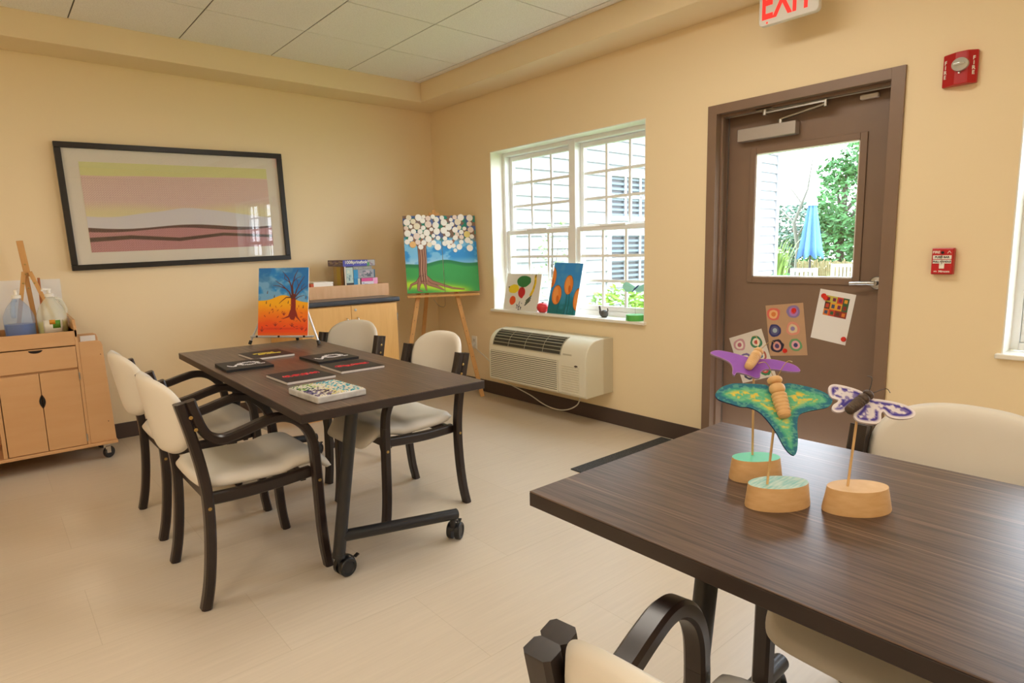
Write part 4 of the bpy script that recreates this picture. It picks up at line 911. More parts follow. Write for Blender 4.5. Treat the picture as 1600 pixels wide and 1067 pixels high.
# ================================================================== TALL EASEL WITH FLOWERING TREE PANELS
lf = Vector((-0.817, -0.577, 0)); tx_ = Vector((0.9113, -0.4119, 0)); nx_ = Vector((0.4119, 0.9113, 0)); EW = 0.744
ea = thing('artist_easel', 'tall light pine tripod easel in the corner holding the flowering tree panels', 'easel', (0, 0, 0)); lean = 0.17
def EP(s_, z, off=0): v = lf+tx_*s_+nx_*(lean*z-off); return Vector((v.x, v.y, z))
apex = EP(0.41, 1.60, -0.02)
for (s0, s1) in ((0.030, 0.385), (EW-0.012, 0.435)):
    foot = EP(s0, 0.0, -0.02); l_ = MB().bar(foot, EP(s1, 1.60, -0.02), 0.036, 0.018, nx_).build('leg', M_pine, ea, bevel=0.002)
    mb = MB()
    for k in range(1, 9):
        p = foot.lerp(EP(s1, 1.60, -0.02), 0.08+0.07*k)-nx_*0.009; mb.lathe([(0.0005, -0.001), (0.004, -0.001), (0.004, 0.0012), (0.0005, 0.0015)], frame_T(p, tx_, Vector((nx_.x*0.17, nx_.y*0.17, 1))), 8)
    mb.build('holes', mat('hole_shadow', '#8a6236', 0.7), l_); l_['label'] = 'drilled pine leg'
MB().bar(Vector((-0.30, -0.07, 0.0)), EP(0.41, 1.56, -0.05), 0.034, 0.018, nx_).build('rear_leg', M_pine, ea, bevel=0.002)
MB().bar(EP(0.41, 1.50, -0.02), EP(0.41, 1.625, -0.02), 0.03, 0.014, nx_).build('top_block', M_pine, ea, bevel=0.002)
MB().bar(EP(0.13, 0.893, 0.018), EP(0.755, 0.893, 0.018), 0.050, 0.018).build('canvas_ledge', M_pine, ea, bevel=0.002)
mb = MB(); mb.tube(catmull([EP(0.36, 0.86, -0.03), EP(0.41, 0.80, -0.06), EP(0.47, 0.79, -0.12), EP(0.49, 0.86, -0.2)], 6), 0.0025, 6); mb.build('chain', M_steel, ea, smooth=60)
def flowertree(U, V):
    c = Canvas(U, V, '#2a92dc', 1.05); n = fbm(U*7, V*9, 2)
    c.mix(ss(0.48, 0.62, n)*0.8, '#8fd0f4'); c.mix(ss(0.47, 0.38, V)*0.45, '#d0e8f4')
    hz = 0.385+0.022*np.sin(U*5.0-1.2)+0.014*np.sin(U*11+2)
    c.mix(ss(hz+0.006, hz-0.004, V), '#1c7c4c'); c.mix(ss(hz-0.02, hz-0.06, V), '#37a052'); c.mix(ss(0.3, 0.05, V)*0.35*n, '#2f8c40')
    g = np.exp(-((V-0.06-0.05*np.cos(U*3.2))/0.055)**2)*ss(0.98, 0.7, U); c.mix(g*1.1, '#b8e030')
    c.mix(ss(0.66, 0.75, V+0.15*(fbm(U*9, V*9, 8)-0.5)), '#8a6a5c'); c.mix(ss(0.66, 0.7, V)*ss(0.5, 0.58, fbm(U*14, V*14, 21)), '#1a8c7c'); c.mix(ss(0.7, 0.72, V)*ss(0.56, 0.62, fbm(U*12+5, V*12, 31)), '#4a68a8')
    br = '#a0705a'; dk = '#5c3428'; lt = '#c89a80'
    c.line([(0.235, 0.62), (0.235, 0.45), (0.23, 0.3), (0.22, 0.17)], 0.06, 0.055, dk); c.line([(0.235, 0.64), (0.235, 0.45), (0.23, 0.3), (0.22, 0.16)], 0.052, 0.047, br)
    for e_ in ([(0.19, 0.62), (0.14, 0.68), (0.10, 0.74)], [(0.26, 0.6), (0.32, 0.66), (0.40, 0.7)], [(0.24, 0.62), (0.25, 0.8)], [(0.62, 0.60), (0.7, 0.7), (0.8, 0.74)]): c.line(e_, 0.025, 0.01, br)
    for e_, w_ in (([(0.19, 0.2), (0.14, 0.14), (0.06, 0.11), (0.03, 0.05)], 0.02), ([(0.2, 0.2), (0.16, 0.1), (0.15, 0.04), (0.2, 0.02)], 0.024), ([(0.25, 0.2), (0.30, 0.12), (0.42, 0.07), (0.5, 0.03)], 0.035), ([(0.25, 0.22), (0.34, 0.14), (0.5, 0.09), (0.62, 0.05), (0.78, 0.03)], 0.022), ([(0.23, 0.2), (0.25, 0.1), (0.26, 0.03)], 0.022)):
        c.line(e_, w_+0.006, 0.008, dk); c.line(e_, w_, 0.005, br)
    for x_ in (0.20, 0.235, 0.265): c.line([(x_, 0.6), (x_+0.006, 0.45), (x_-0.008, 0.3), (x_-0.004, 0.15)], 0.004, 0.006, dk); c.line([(x_+0.013, 0.58), (x_+0.017, 0.42), (x_+0.004, 0.28), (x_+0.01, 0.16)], 0.004, 0.004, lt)
    return c.lincol()
discL = [(140,85,33),(255,85,38),(318,75,25),(372,95,30),(430,75,28),(473,108,30),(115,140,38),(190,130,30),(305,122,30),(233,187,42),(370,165,42),(462,175,38),(105,208,27),(160,190,26),(310,205,27),(407,225,26),(120,270,42),(190,248,30),(270,250,32),(350,265,38),(472,250,40),(228,305,38),(295,305,27),(430,303,24),(155,333,30),(368,340,40),(485,328,28),(113,370,32),(240,375,30),(310,382,34),(178,403,40),(378,405,30),(430,385,30),(272,432,32),(478,437,42)]
discR = [(533,88,28),(563,145,38),(558,240,38),(620,200,40),(652,112,26),(700,83,27),(735,140,40),(775,85,38),(885,92,38),(662,165,28),(750,208,28),(815,220,24),(880,165,32),(893,235,36),(698,235,36),(775,262,28),(845,290,40),(605,285,30),(722,290,28),(570,335,28),(698,330,32),(775,322,28),(905,318,28),(850,362,36),(566,395,32),(606,385,30),(642,380,26),(770,382,28),(893,388,25),(620,435,28),(672,425,28),(745,440,36),(692,482,26),(875,457,40)]
CW, CH = 0.628, 0.662; tilt = Matrix.Rotation(rad(0.8), 4, 'Z')
TC = frame_T(EP(0.133, 0.921, 0.025), tx_, Vector((nx_.x*lean, nx_.y*lean, 1)))
M_d = [mat('disc_white', '#fbfaf8', 0.6), mat('disc_cream', '#f0e8d4', 0.6), mat('disc_pink', '#efdfd8', 0.6), mat('disc_yellow', '#e9d98a', 0.6), mat('disc_orange', '#eabf80', 0.6)]
special = {(845,290): 3, (178,403): 4, (735,140): 1, (893,235): 2, (370,165): 2, (233,187): 1, (228,305): 2, (140,85): 1, (240,375): 2, (378,405): 1}
dm = {}
for k, (u0, u1, discs, lab) in enumerate(((0, 0.509, discL, 'left canvas panel of the pair, flowering tree trunk with white discs'), (0.516, 1, discR, 'right canvas panel of the pair, green hill and blossoms of white discs'))):
    p = thing('canvas_painting', lab, 'painting', (0, 0, 0), 0, 'pair of flowering tree panels on the tall easel'); T = TC @ Matrix.Translation((u0*CW, 0, 0)); p.matrix_world = T
    painted_panel('canvas', (u1-u0)*CW, CH, 0.018, flowertree, M_edge, p, nx=130, u0=u0, u1=u1)
    rnd = random.Random(k)
    for (dx_, dy_, dr_) in discs:
        u = (dx_-66-(dy_-60)*0.03)/885; v = 1-(dy_-62)/915; key = (special.get((dx_, dy_), 0 if rnd.random() < 0.88 else rnd.choice((1, 2))), round(dr_/4))
        if key not in dm:
            r_ = round(dr_/4)*4*0.00071; o = MB().lathe([(0.0005, 0), (r_, 0), (r_, 0.003), (r_*0.93, 0.0042), (0.0005, 0.0042)], None, 22).build('wood_disc', M_d[key[0]], p, smooth=30); dm[key] = o
        else: o = dm[key].copy(); C.objects.link(o); o.parent = p
        o.location = (min(max((u-u0)*CW, 0.012), (u1-u0)*CW-0.008), v*CH, 0.0006+0.0006*rnd.randrange(4))

# ================================================================== SMALL METAL EASEL WITH AUTUMN TREE
lf2 = Vector((-2.188, -1.247, T1Z)); t2 = Vector((0.6534, -0.7570, 0)); n2 = Vector((0.7570, 0.6534, 0)); ln2 = 0.18; W_ = 0.444
def SP(s_, z, off=0): v = lf2+t2*s_+n2*(ln2*z-off); return Vector((v.x, v.y, T1Z+z))
se = thing('tabletop_easel', 'small silver metal tripod easel on the far end of the notebook table', 'easel', (0, 0, 0))
for (s0, s1) in ((0.0, 0.17), (W_, W_-0.17)):
    l_ = MB().tube([SP(s0, 0.006, 0), SP(s1, 0.40, -0.02)], 0.006, 10).build('leg', mat('easel_silver', '#c4c6ca', 0.3, 0.7), se, smooth=60)
    MB().tube([SP(s0, 0.003, 0), SP(s0+(0.008 if s0 == 0 else -0.008), 0.025, 0)], 0.0095, 10).build('rubber_foot', M_black, l_, smooth=50)
rb = Vector((-1.915, -1.300, T1Z+0.004))
l_ = MB().tube([rb+Vector((0, 0, 0.004)), SP(W_/2, 0.38, -0.03)], 0.006, 10).build('rear_leg', mat('easel_silver'), se, smooth=60)
MB().tube([rb, rb+Vector((-0.003, -0.002, 0.022))], 0.0095, 10).build('rubber_foot', M_black, l_, smooth=50)
MB().bar(SP(0.015, 0.050, 0.012), SP(W_-0.03, 0.050, 0.012), 0.022, 0.012).build('canvas_ledge', mat('easel_silver'), se, bevel=0.002)
for s_ in (0.06, 0.20, 0.36): MB().tube([SP(s_, 0.052, 0.022), SP(s_, 0.052, 0.028)], 0.006, 10).build('knob', M_black, se, smooth=50)
def autumn(U, V):
    c = Canvas(U, V, '#1484dc', 1.3); n = fbm(U*5, V*9, 4)
    c.mix(ss(0.42, 0.66, n+0.15*ss(0.9, 0.6, V))*0.7, '#9cc4e8'); c.mix(ss(0.6, 0.4, fbm(U*6+3, V*8, 9))*0.5, '#1668b4')
    hz = 0.515+0.08*np.exp(-((U-0.5)/0.22)**2)-0.03*ss(0.6, 1, U); hill = ss(hz+0.004, hz-0.004, V)
    c.mix(hill, '#fcb80c'); c.mix(hill*ss(0.5, 0.25, V+0.1*(n-0.5)), '#fa7c0c'); c.mix(hill*ss(0.3, 0.08, V+0.1*(n-0.5)), '#f44c0c')
    c.mix(np.exp(-((V-0.10)/0.014)**2)*ss(0.05, 0.2, U)*ss(0.95, 0.6, U)*0.8, '#e03818'); c.mix(ss(0.06, 0.0, V)*0.7, '#f07a1c')
    tk = '#8c1e10'
    c.line([(0.70, 0.58), (0.705, 0.45), (0.70, 0.32), (0.69, 0.27)], 0.045, 0.055, tk)
    for e_, w_ in (([(0.67, 0.36), (0.62, 0.28), (0.50, 0.245)], 0.03), ([(0.73, 0.36), (0.78, 0.27), (0.86, 0.20)], 0.03), ([(0.7, 0.3), (0.7, 0.24)], 0.08)): c.line(e_, w_, 0.004, tk)
    bk = '#5c2420'
    for e_, w_ in (([(0.69, 0.55), (0.66, 0.72), (0.60, 0.84), (0.48, 0.95)], 0.018), ([(0.70, 0.55), (0.68, 0.74), (0.73, 0.88), (0.79, 0.97)], 0.016), ([(0.67, 0.55), (0.62, 0.64), (0.48, 0.74), (0.34, 0.81)], 0.016), ([(0.55, 0.69), (0.42, 0.73), (0.30, 0.74)], 0.009),
                   ([(0.72, 0.55), (0.77, 0.68), (0.84, 0.78), (0.92, 0.87)], 0.014), ([(0.73, 0.56), (0.82, 0.64), (0.97, 0.73)], 0.013), ([(0.74, 0.53), (0.82, 0.57), (0.92, 0.59)], 0.009), ([(0.67, 0.56), (0.56, 0.56), (0.46, 0.50), (0.42, 0.47)], 0.012),
                   ([(0.63, 0.78), (0.52, 0.84), (0.53, 0.90)], 0.006), ([(0.70, 0.79), (0.76, 0.84), (0.85, 0.87)], 0.006), ([(0.8, 0.72), (0.78, 0.8), (0.75, 0.83)], 0.005), ([(0.86, 0.67), (0.87, 0.72), (0.92, 0.76)], 0.005)): c.line(e_, w_, 0.003, bk)
    rnd = random.Random(6)
    for k in range(34):
        x, y = rnd.uniform(0.05, 0.97), rnd.uniform(0.06, 0.46); a_ = rnd.uniform(0, PI); c.line([(x-0.02*math.cos(a_), y-0.012*math.sin(a_)), (x+0.02*math.cos(a_), y+0.012*math.sin(a_))], 0.004, 0.006, rnd.choice(('#a82c14', '#c04818', '#8c2010')))
    for (x, y) in ((0.08, 0.06), (0.35, 0.14), (0.68, 0.13), (0.52, 0.30), (0.93, 0.2), (0.88, 0.08)):
        for a_ in (40, 75, 105, 140): c.line([(x, y), (x+0.06*math.cos(rad(a_)), y+0.055*math.sin(rad(a_)))], 0.008, 0.002, '#9c2412')
    for (x, y) in ((0.18, 0.64), (0.32, 0.58), (0.95, 0.56), (0.16, 0.49), (0.24, 0.45), (0.6, 0.49), (0.9, 0.42)): c.line([(x, y-0.015), (x+0.006, y+0.02)], 0.009, 0.004, '#5c3020')
    return c.lincol()
ap = painted_panel('canvas_painting', 0.318, 0.402, 0.006, autumn, M_edge, nx=200)
ap.matrix_world = frame_T(SP(0.062, 0.0575, 0.018), t2, Vector((n2.x*ln2, n2.y*ln2, 1))); tag(ap, 'small canvas of a bare tree on an orange hill under blue sky', 'painting')

# ================================================================== NOTEBOOKS AND MOSAIC
def quad_frame(P):     # near-left, near-right, far-left on the table: local x to the right, y away
    nl, nr_, fl = [Vector((p[0], p[1], 0)) for p in P]; return nl, (nr_-nl), (fl-nl)
def notebook(label, cx, cy, ang, cover, pages, deco, dm_, w_=0.212, l_=0.238, th=0.012):
    t = thing('notebook', label, 'notebook', (cx, cy, T1Z), ang, 'decorated notebooks on the table')
    MB().box((-w_/2, -l_/2, 0), (w_/2, l_/2, 0.0012)).box((-w_/2, -l_/2, th-0.0012), (w_/2, l_/2, th)).build('cover', cover, t, bevel=0.0004)
    MB().box((-w_/2+0.001, -l_/2+0.001, 0.0012), (w_/2-0.001, l_/2-0.001, th-0.0012)).build('pages', pages, t)
    mb = MB()
    for (x, y, r_) in deco: mb.lathe([(0.0003, 0), (r_, 0), (r_*0.8, 0.0014), (0.0003, 0.002)], Matrix.Translation((x, y, th)), 7)
    mb.build('glued_beads', dm_, t, smooth=50)
    return t
M_cov = mat('notebook_black', '#1d1c1f', 0.5); M_pg = mat('page_edge', '#ded6cf', 0.7); M_bk = mat('black_pages', '#131214', 0.6)
rn = random.Random(12)
def dots_text(rows, x0, x1, r_=0.0017, amp=0.005):
    out = []
    for y in rows:
        x = x0
        while x < x1: out.append((x, y+rn.uniform(-amp, amp), r_*rn.uniform(0.8, 1.2))); x += 0.0022 if rn.random() > 0.10 else 0.008
    return out
def swirl():
    out = []
    for k in range(230):
        a = k/230*2*PI; rr_ = rn.uniform(-0.011, 0.011); out.append((0.022+(0.042+rr_)*math.cos(a), 0.004+(0.036+rr_)*math.sin(a), 0.0016))
    for k in range(150):
        s_ = k/150; out.append((-0.012-0.066*s_+rn.uniform(-0.004, 0.004), -0.02+0.022*math.sin(s_*7)+rn.uniform(-0.009, 0.009), 0.0016))
    for k in range(30): out.append((0.075+rn.uniform(-0.012, 0.012), -0.035+rn.uniform(-0.006, 0.006), 0.0016))
    return out
def red_word(n):
    out = []
    for j in range(n):
        cx = -0.055+j*0.11/max(n-1, 1)+rn.uniform(-0.006, 0.006); sy = rn.uniform(0.014, 0.024); cy = rn.uniform(-0.006, 0.008)
        for k in range(75): out.append((cx+rn.gauss(0, 0.011), cy+rn.uniform(-1, 1)*sy, 0.0015))
    return out
M_yb = mat('bead_yellow', '#e6d040', 0.35); M_wb = mat('bead_white', '#dcd8d8', 0.35); M_rb = mat('bead_red', '#d01824', 0.25)
M_wb2 = mat('glitter_white', '#d6d2d4', 0.35)
nb1 = notebook('black notebook with yellow beaded lettering, nearest the small easel', -2.262, -1.747, rad(1), M_cov, M_pg, dots_text((0.026, 0.018), -0.06, 0.045)+dots_text((-0.010, -0.018), -0.045, 0.07), M_yb)
nb2 = notebook('all-black notebook with white swirl, at the left edge of the table', -2.453, -1.995, rad(-3), M_cov, M_bk, swirl(), M_wb2)
nb3 = notebook('all-black notebook with white swirl, nearest the middle chair back', -2.071, -2.103, rad(1), M_cov, M_bk, swirl(), M_wb2)
nb4 = notebook('black notebook with red beaded pattern, nearer the right table edge', -2.098, -2.417, rad(-1), M_cov, M_pg, red_word(4), M_rb)
nb5 = notebook('black notebook with red beaded pattern, just behind the mosaic', -2.365, -2.470, rad(1), M_cov, M_pg, red_word(4), M_rb)
ms = thing('mosaic_plaque', 'thick pale mosaic slab of green, purple and turquoise bits at the near table end', 'mosaic', (-2.424, -2.872, T1Z), rad(3))
mw, ml, mt_ = 0.196, 0.240, 0.026
MB().box((-mw/2, -ml/2, 0), (mw/2, ml/2, mt_)).build('slab', mat('grout', '#cfcdca', 0.7, noise='#adaaa6', scale=30), ms, bevel=0.006, seg=3)
mts = [mat('tile_'+k, v, 0.15) for k, v in (('white', '#e4dfcf'), ('lime', '#9cbc5c'), ('green', '#4c7a44'), ('purple', '#4c3a58'), ('lilac', '#8c80a0'), ('aqua', '#54b8c8'), ('teal', '#2090b0'), ('pale', '#c8d8d4'), ('yellow', '#dcd490'))]
mb = MB()
for i in range(20):
    for j in range(24):
        x = -mw/2+0.010+i*(mw-0.020)/19; y = -ml/2+0.010+j*(ml-0.020)/23; u, v = i/19, j/23; q_ = u+rn.uniform(-.1, .1); z_ = v+rn.uniform(-.12, .12)
        if q_ > 0.55: k = rn.choice((5, 6, 7, 0, 0))
        elif q_ > 0.38: k = rn.choice((0, 8, 0))
        elif z_ > 0.55: k = rn.choice((0, 1, 2, 0))
        else: k = rn.choice((3, 4, 3, 0))
        s_ = 0.0033; a = rn.uniform(0, 1.5); mb.box((-s_, -s_, 0), (s_, s_, 0.0032), k, Matrix.Translation((x, y, mt_-0.0004)) @ Matrix.Rotation(a, 4, 'Z'))
mb.build('tesserae', mts, ms)

# ================================================================== BUTTERFLIES
vr = Vector((0.7617, -0.6479, 0)); vf = Vector((0.6479, 0.7617, 0))
M_bw = mat('butterfly_wood', '#e2bd8a', 0.5, noise='#d2a46c', scale=14, stretch=(1, 1, 5), amount=0.8)
M_bwe = mat('cut_wood', '#e0bb88', 0.55, noise='#cda06a', scale=30, stretch=(1, 1, 4), amount=0.7)
M_stk = mat('dowel', '#d8b27c', 0.5)
def egg(a, b, n=40, sk=0.0, p=2.2):
    out = []
    for k in range(n):
        t_ = 2*PI*k/n; c_, s_ = math.cos(t_), math.sin(t_); out.append((a*math.copysign(abs(c_)**(2/p), c_)+sk*s_*s_*a, b*math.copysign(abs(s_)**(2/p), s_)))
    return out
def wood_base(t, a, b, h, top_m, rot, taper=0.9, p=2.2):
    o1 = egg(a, b, p=p); n = len(o1); T = Matrix.Rotation(rot, 4, 'Z'); mb = MB(); vs_ = []
    for (z, k) in ((0, 1.0), (0.003, 1.01), (h-0.003, taper+0.01), (h, taper)): vs_ += [(x*k, y*k, z) for x, y in o1]
    fs = [tuple(reversed(range(n)))]+[(j*n+i, j*n+(i+1) % n, (j+1)*n+(i+1) % n, (j+1)*n+i) for j in range(3) for i in range(n)]
    mb.add(vs_, fs, 0, T); mb.add([(x*taper, y*taper, h) for x, y in o1], [tuple(range(n))], 1, T)
    return mb.build('base', [M_bwe, top_m], t, smooth=35)
def butterfly(label, stick, base_c, base_args, wing_c, tilt_deg, yaw_deg, outline, fn, depth_unit, body, loc_z=T2Z, edge='#3a5c8c', th=0.004, grp='wooden butterflies on sticks'):
    t = thing('butterfly_ornament', label, 'ornament', (base_c[0], base_c[1], loc_z), 0, grp); base = t.location.copy()
    wood_base(t, *base_args)
    tau = rad(tilt_deg); r_ = Matrix.Rotation(rad(yaw_deg), 3, 'Z') @ vr; f_ = Matrix.Rotation(rad(yaw_deg), 3, 'Z') @ vf
    yax = f_*math.sin(tau)+Vector((0, 0, math.cos(tau))); T = frame_T(Vector(wing_c)-base, r_, yax); nrm = r_.cross(yax)
    top = Vector(wing_c)-base-nrm*(th+0.004)
    MB().tube([Vector((stick[0], stick[1], loc_z+0.03))-base, top+Vector((0, 0, -0.002))], 0.0025, 8).build('stick', M_stk, t, smooth=60)
    painted_shape('wings', outline, th, 0.0014, fn, mat('wing_edge_'+edge.strip('#'), edge, 0.6), t, T=T)
    # turned body along the wing plane
    (bx0, by0, bx1, by1, rr_, bm_, ant) = body; A = Vector((bx0, by0)); B = Vector((bx1, by1)); Lb = (B-A).length
    TB = T @ frame_T((bx0, by0, rr_*0.75), Vector((0, 0, 1)).cross(Vector(((B-A).x, (B-A).y, 0)).normalized())*1.0, Vector((0, 0, 1)))
    dirv = Vector(((B-A).x, (B-A).y, 0)).normalized(); TB = T @ frame_T((bx0, by0, rr_*0.75), Vector((0, 0, 1)), dirv.cross(Vector((0, 0, 1)))*-1)
    xx = Vector((0, 0, 1)); yy = dirv.cross(xx); TBm = Matrix((xx, yy, dirv)).transposed().to_4x4(); TBm.translation = Vector((bx0, by0, rr_*0.7)); TB = T @ TBm
    prof = []; 
    def bead(z0, z1, r0, n=9):
        for k in range(n+1):
            a_ = PI*k/n; prof.append((max(0.0006, r0*math.sin(a_)**0.6), z0+(z1-z0)*(1-math.cos(a_))/2))
    bead(0, Lb*0.17, rr_*0.95); bead(Lb*0.17, Lb*0.42, rr_)
    for k in range(22):
        s_ = k/21; z = Lb*(0.42+0.58*s_); prof.append((rr_*(0.97-0.22*s_**2)*(1-0.14*(1 if k % 3 == 0 else 0))*(0.3 if k == 21 else (0.75 if k == 20 else 1)), z))
    bo = MB().lathe(prof, TB, 18).build('body', bm_, t, smooth=50)
    if ant:
        for sg in (-1, 1):
            MB().tube(catmull([TB @ Vector((rr_*0.5, sg*rr_*0.3, Lb*0.03)), TB @ Vector((rr_*1.4, sg*rr_*0.9, -Lb*0.13)), TB @ Vector((rr_*1.9, sg*rr_*1.5, -Lb*0.22)), TB @ Vector((rr_*1.5, sg*rr_*2.2, -Lb*0.23))], 5), 0.0007, 6).build('antenna', ant, bo, smooth=60)
    return t
def px_outline(pts, cx, cy, sc, cosv, closed=True, sub=4):
    P = [Vector(((x-cx)*sc, -(y-cy)*sc/cosv, 0)) for x, y in pts]; P = catmull(P, sub, True); out = [(p.x, p.y) for p in P]
    ar = sum(out[i][0]*out[(i+1) % len(out)][1]-out[(i+1) % len(out)][0]*out[i][1] for i in range(len(out)))
    return out if ar > 0 else out[::-1]
def cart(c): return c
def wing_green(x, y, d):
    c = Canvas(x*8+0.5, y*8+0.5, '#1d6f8c'); e = fbm(x*60, y*60, 3)
    c.mix(ss(0.006, 0.012, d+0.006*(e-0.5)), '#3ca08c'); c.mix(ss(0.010, 0.016, d+0.012*(e-0.5)), '#5cb890'); n = fbm(x*110+9, y*220, 7, 3); c.mix(ss(0.012, 0.02, d)*ss(0.46, 0.58, n), '#e0c850'); c.mix(ss(0.52, 0.6, fbm(x*160, y*300, 11, 3))*0.5, '#88c8a0')
    return c.lincol()
def wing_purple(x, y, d):
    c = Canvas(x, y, '#9152bd'); c.mix(ss(0.3, 0.7, fbm(x*30, y*30, 4))*0.35, '#7c40a4'); c.mix(ss(0.002, 0.0, d)*0.6, '#c098b0'); return c.lincol()
def wing_blue(x, y, d):
    c = Canvas(x, y, '#e6e0e6'); n = fbm(x*140, y*140, 5, 3); ring_ = np.exp(-((d-0.0085)/0.0028)**2); c.mix(ring_*1.2*ss(0.25, 0.5, n), '#3a2c94'); c.mix(ss(0.0085, 0.012, d)*ss(0.5, 0.62, n)*0.75, '#5a4ca0'); c.mix(ss(0.012, 0.02, d)*0.3, '#c8c4dc'); return c.lincol()
sG = 340/930*1.185/963.7   # metres per crop pixel at the green butterfly's distance
gpts = [(318,468),(300,478),(240,468),(180,466),(125,480),(95,508),(105,530),(150,548),(190,562),(225,568),(262,585),(290,620),(315,670),(330,720),(345,750),(365,765),(382,745),(398,700),(410,645),(430,605),(470,590),(520,580),(565,570),(588,545),(575,520),(530,495),(470,478),(415,470),(392,478),(372,560),(345,560)]
gpts = [(325,476),(300,470),(240,466),(180,464),(125,480),(95,508),(105,532),(150,550),(190,564),(225,568),(262,586),(290,622),(315,672),(330,722),(345,752),(365,765),(382,745),(398,700),(410,645),(430,605),(470,590),(520,582),(565,572),(588,545),(575,520),(530,495),(470,478),(415,468),(380,484),(350,500)]
M_gt = mat('teal_wash', '#6fae9c', 0.5, noise='#b8c8b0', scale=26, stretch=(1, 6, 1), amount=0.3); M_gt2 = mat('mint_paint', '#5cc49c', 0.5)
butterfly('teal and yellow wooden butterfly, front left of the three, streaky green base top', (-2.242, -4.504), (-2.217, -4.515), (0.066, 0.038, 0.046, M_gt, rad(-33), 0.92, 1.95), (-2.236, -4.517, 0.955), 38, 0, px_outline(gpts, 350, 560, sG, math.cos(rad(24))), wing_green, 1, ((352-350)*sG, (560-450)*sG/math.cos(rad(24)), (357-350)*sG, (560-625)*sG/math.cos(rad(24)), 0.0150, M_bw, M_brass), edge='#173a6c')
sP = 340/930*1.24/963.7
ppts = [(62,294),(95,283),(140,290),(190,305),(235,322),(275,328),(330,330),(380,342),(425,362),(433,388),(390,390),(330,380),(285,378),(255,392),(245,412),(225,418),(205,408),(180,398),(150,392),(135,405),(128,395),(138,370),(135,345),(110,325),(75,308)]
butterfly('purple winged wooden butterfly, rearmost of the three, mint green base top', (-2.105, -4.401), (-2.112, -4.413), (0.058, 0.036, 0.048, M_gt2, rad(-35), 0.9, 2.2), (-2.105, -4.398, 1.003), 62, -4, px_outline(ppts, 245, 350, sP, math.cos(rad(50))), wing_purple, 1, ((285-245)*sP, (350-300)*sP/math.cos(rad(50)), (198-245)*sP, (350-385)*sP/math.cos(rad(50)), 0.0115, M_bw, M_brass), edge='#9a86a0')
sB = 340/930*1.10/963.7
bpts = [(720,495),(690,478),(640,462),(600,456),(575,468),(567,500),(575,520),(600,528),(590,540),(570,552),(560,572),(575,584),(605,582),(640,560),(660,548),(690,552),(660,580),(645,600),(655,622),(690,632),(730,634),(755,620),(765,592),(778,580),(790,600),(820,612),(870,612),(905,598),(910,575),(880,550),(830,535),(780,526),(750,520)]
butterfly('blue and white winged wooden butterfly with dark body, rightmost of the three, plain base', (-2.144, -4.615), (-2.130, -4.629), (0.066, 0.040, 0.047, M_bwe, rad(-38), 0.88, 1.9), (-2.128, -4.624, 0.957), 45, -6, px_outline(bpts, 690, 545, sB, math.cos(rad(31)), sub=3), wing_blue, 1, ((738-690)*sB, (545-508)*sB/math.cos(rad(31)), (615-690)*sB, (545-592)*sB/math.cos(rad(31)), 0.011, mat('dark_stained_body', '#5c4a3c', 0.5, noise='#3c3028', scale=60), M_blackm), edge='#d8d0dc')

# ================================================================== WINDOW SILL
SZ = WZ0
def fruit(U, V):
    c = Canvas(U, V, '#e6e3dd', 0.68)
    c.ell(0.52, 0.79, 0.20, 0.105, '#2f7c3c', rot=0.05, wob=0.25); c.ell(0.25, 0.58, 0.15, 0.085, '#eed21c', rot=0.1, wob=0.2); c.ell(0.10, 0.62, 0.02, 0.012, '#2a2018')
    c.line([(0.84, 0.93), (0.85, 0.75), (0.81, 0.55), (0.76, 0.43)], 0.030, 0.030, '#ecc81c'); c.line([(0.85, 0.97), (0.84, 0.9)], 0.012, 0.008, '#2a2018'); c.line([(0.835, 0.84), (0.825, 0.6)], 0.004, 0.004, '#2a2018')
    c.ell(0.49, 0.49, 0.10, 0.095, '#c8181c', wob=0.15); c.ell(0.5, 0.40, 0.05, 0.05, '#c8181c'); c.line([(0.5, 0.58), (0.52, 0.65)], 0.006, 0.004, '#2a2018')
    c.ell(0.25, 0.26, 0.09, 0.085, '#e8561c', wob=0.25)
    rnd = random.Random(3)
    for k in range(26): a_, q_ = rnd.uniform(0, 2*PI), rnd.uniform(0, 1)**0.5; c.ell(0.46+0.09*q_*math.cos(a_), 0.13+0.13*q_*math.sin(a_), 0.011, 0.009, rnd.choice(('#24243c', '#3c3c6c')))
    for k in range(12): x, y = 0.63+0.03*(k % 4)+0.01*(k//4), 0.15+0.06*(k//4)+0.03*(k % 4); c.line([(x, y), (x+0.045, y+0.05)], 0.013, 0.008, rnd.choice(('#2c3c24', '#3c5430', '#1c2418')))
    return c.lincol()
def tulips(U, V):
    c = Canvas(U, V, '#3090e0', 1.3); n = fbm(U*4, V*3, 3); c.mix(ss(0.55, 0.15, V+0.2*(n-0.5)), '#0e7c94'); c.mix(ss(0.3, 0.02, V+0.1*(n-0.5))*0.7, '#0c6c6c'); c.mix(ss(0.5, 0.7, fbm(U*6, V*8, 9))*0.35, '#66a8dc')
    for x in (0.35, 0.6, 0.7, 0.9): c.line([(x, 0.0), (x+0.02, 0.25), (x-0.01, 0.42)], 0.02, 0.01, '#0a6470')
    for (x, y, rx, ry, ro) in ((0.62, 0.58, 0.145, 0.235, 0.05), (0.25, 0.37, 0.16, 0.24, 0.0), (-0.03, 0.7, 0.16, 0.27, 0.0), (1.0, 0.32, 0.14, 0.27, 0.0)):
        c.ell(x, y, rx+0.012, ry+0.012, '#7a5434', rot=ro); c.ell(x, y, rx, ry, '#f08a34', rot=ro, wob=0.1); c.ell(x-0.03, y, rx*0.55, ry*0.8, '#f6a050', rot=0.1); c.ell(x+0.05, y-0.08, rx*0.3, ry*0.4, '#d86a1c', rot=0.2)
    return c.lincol()
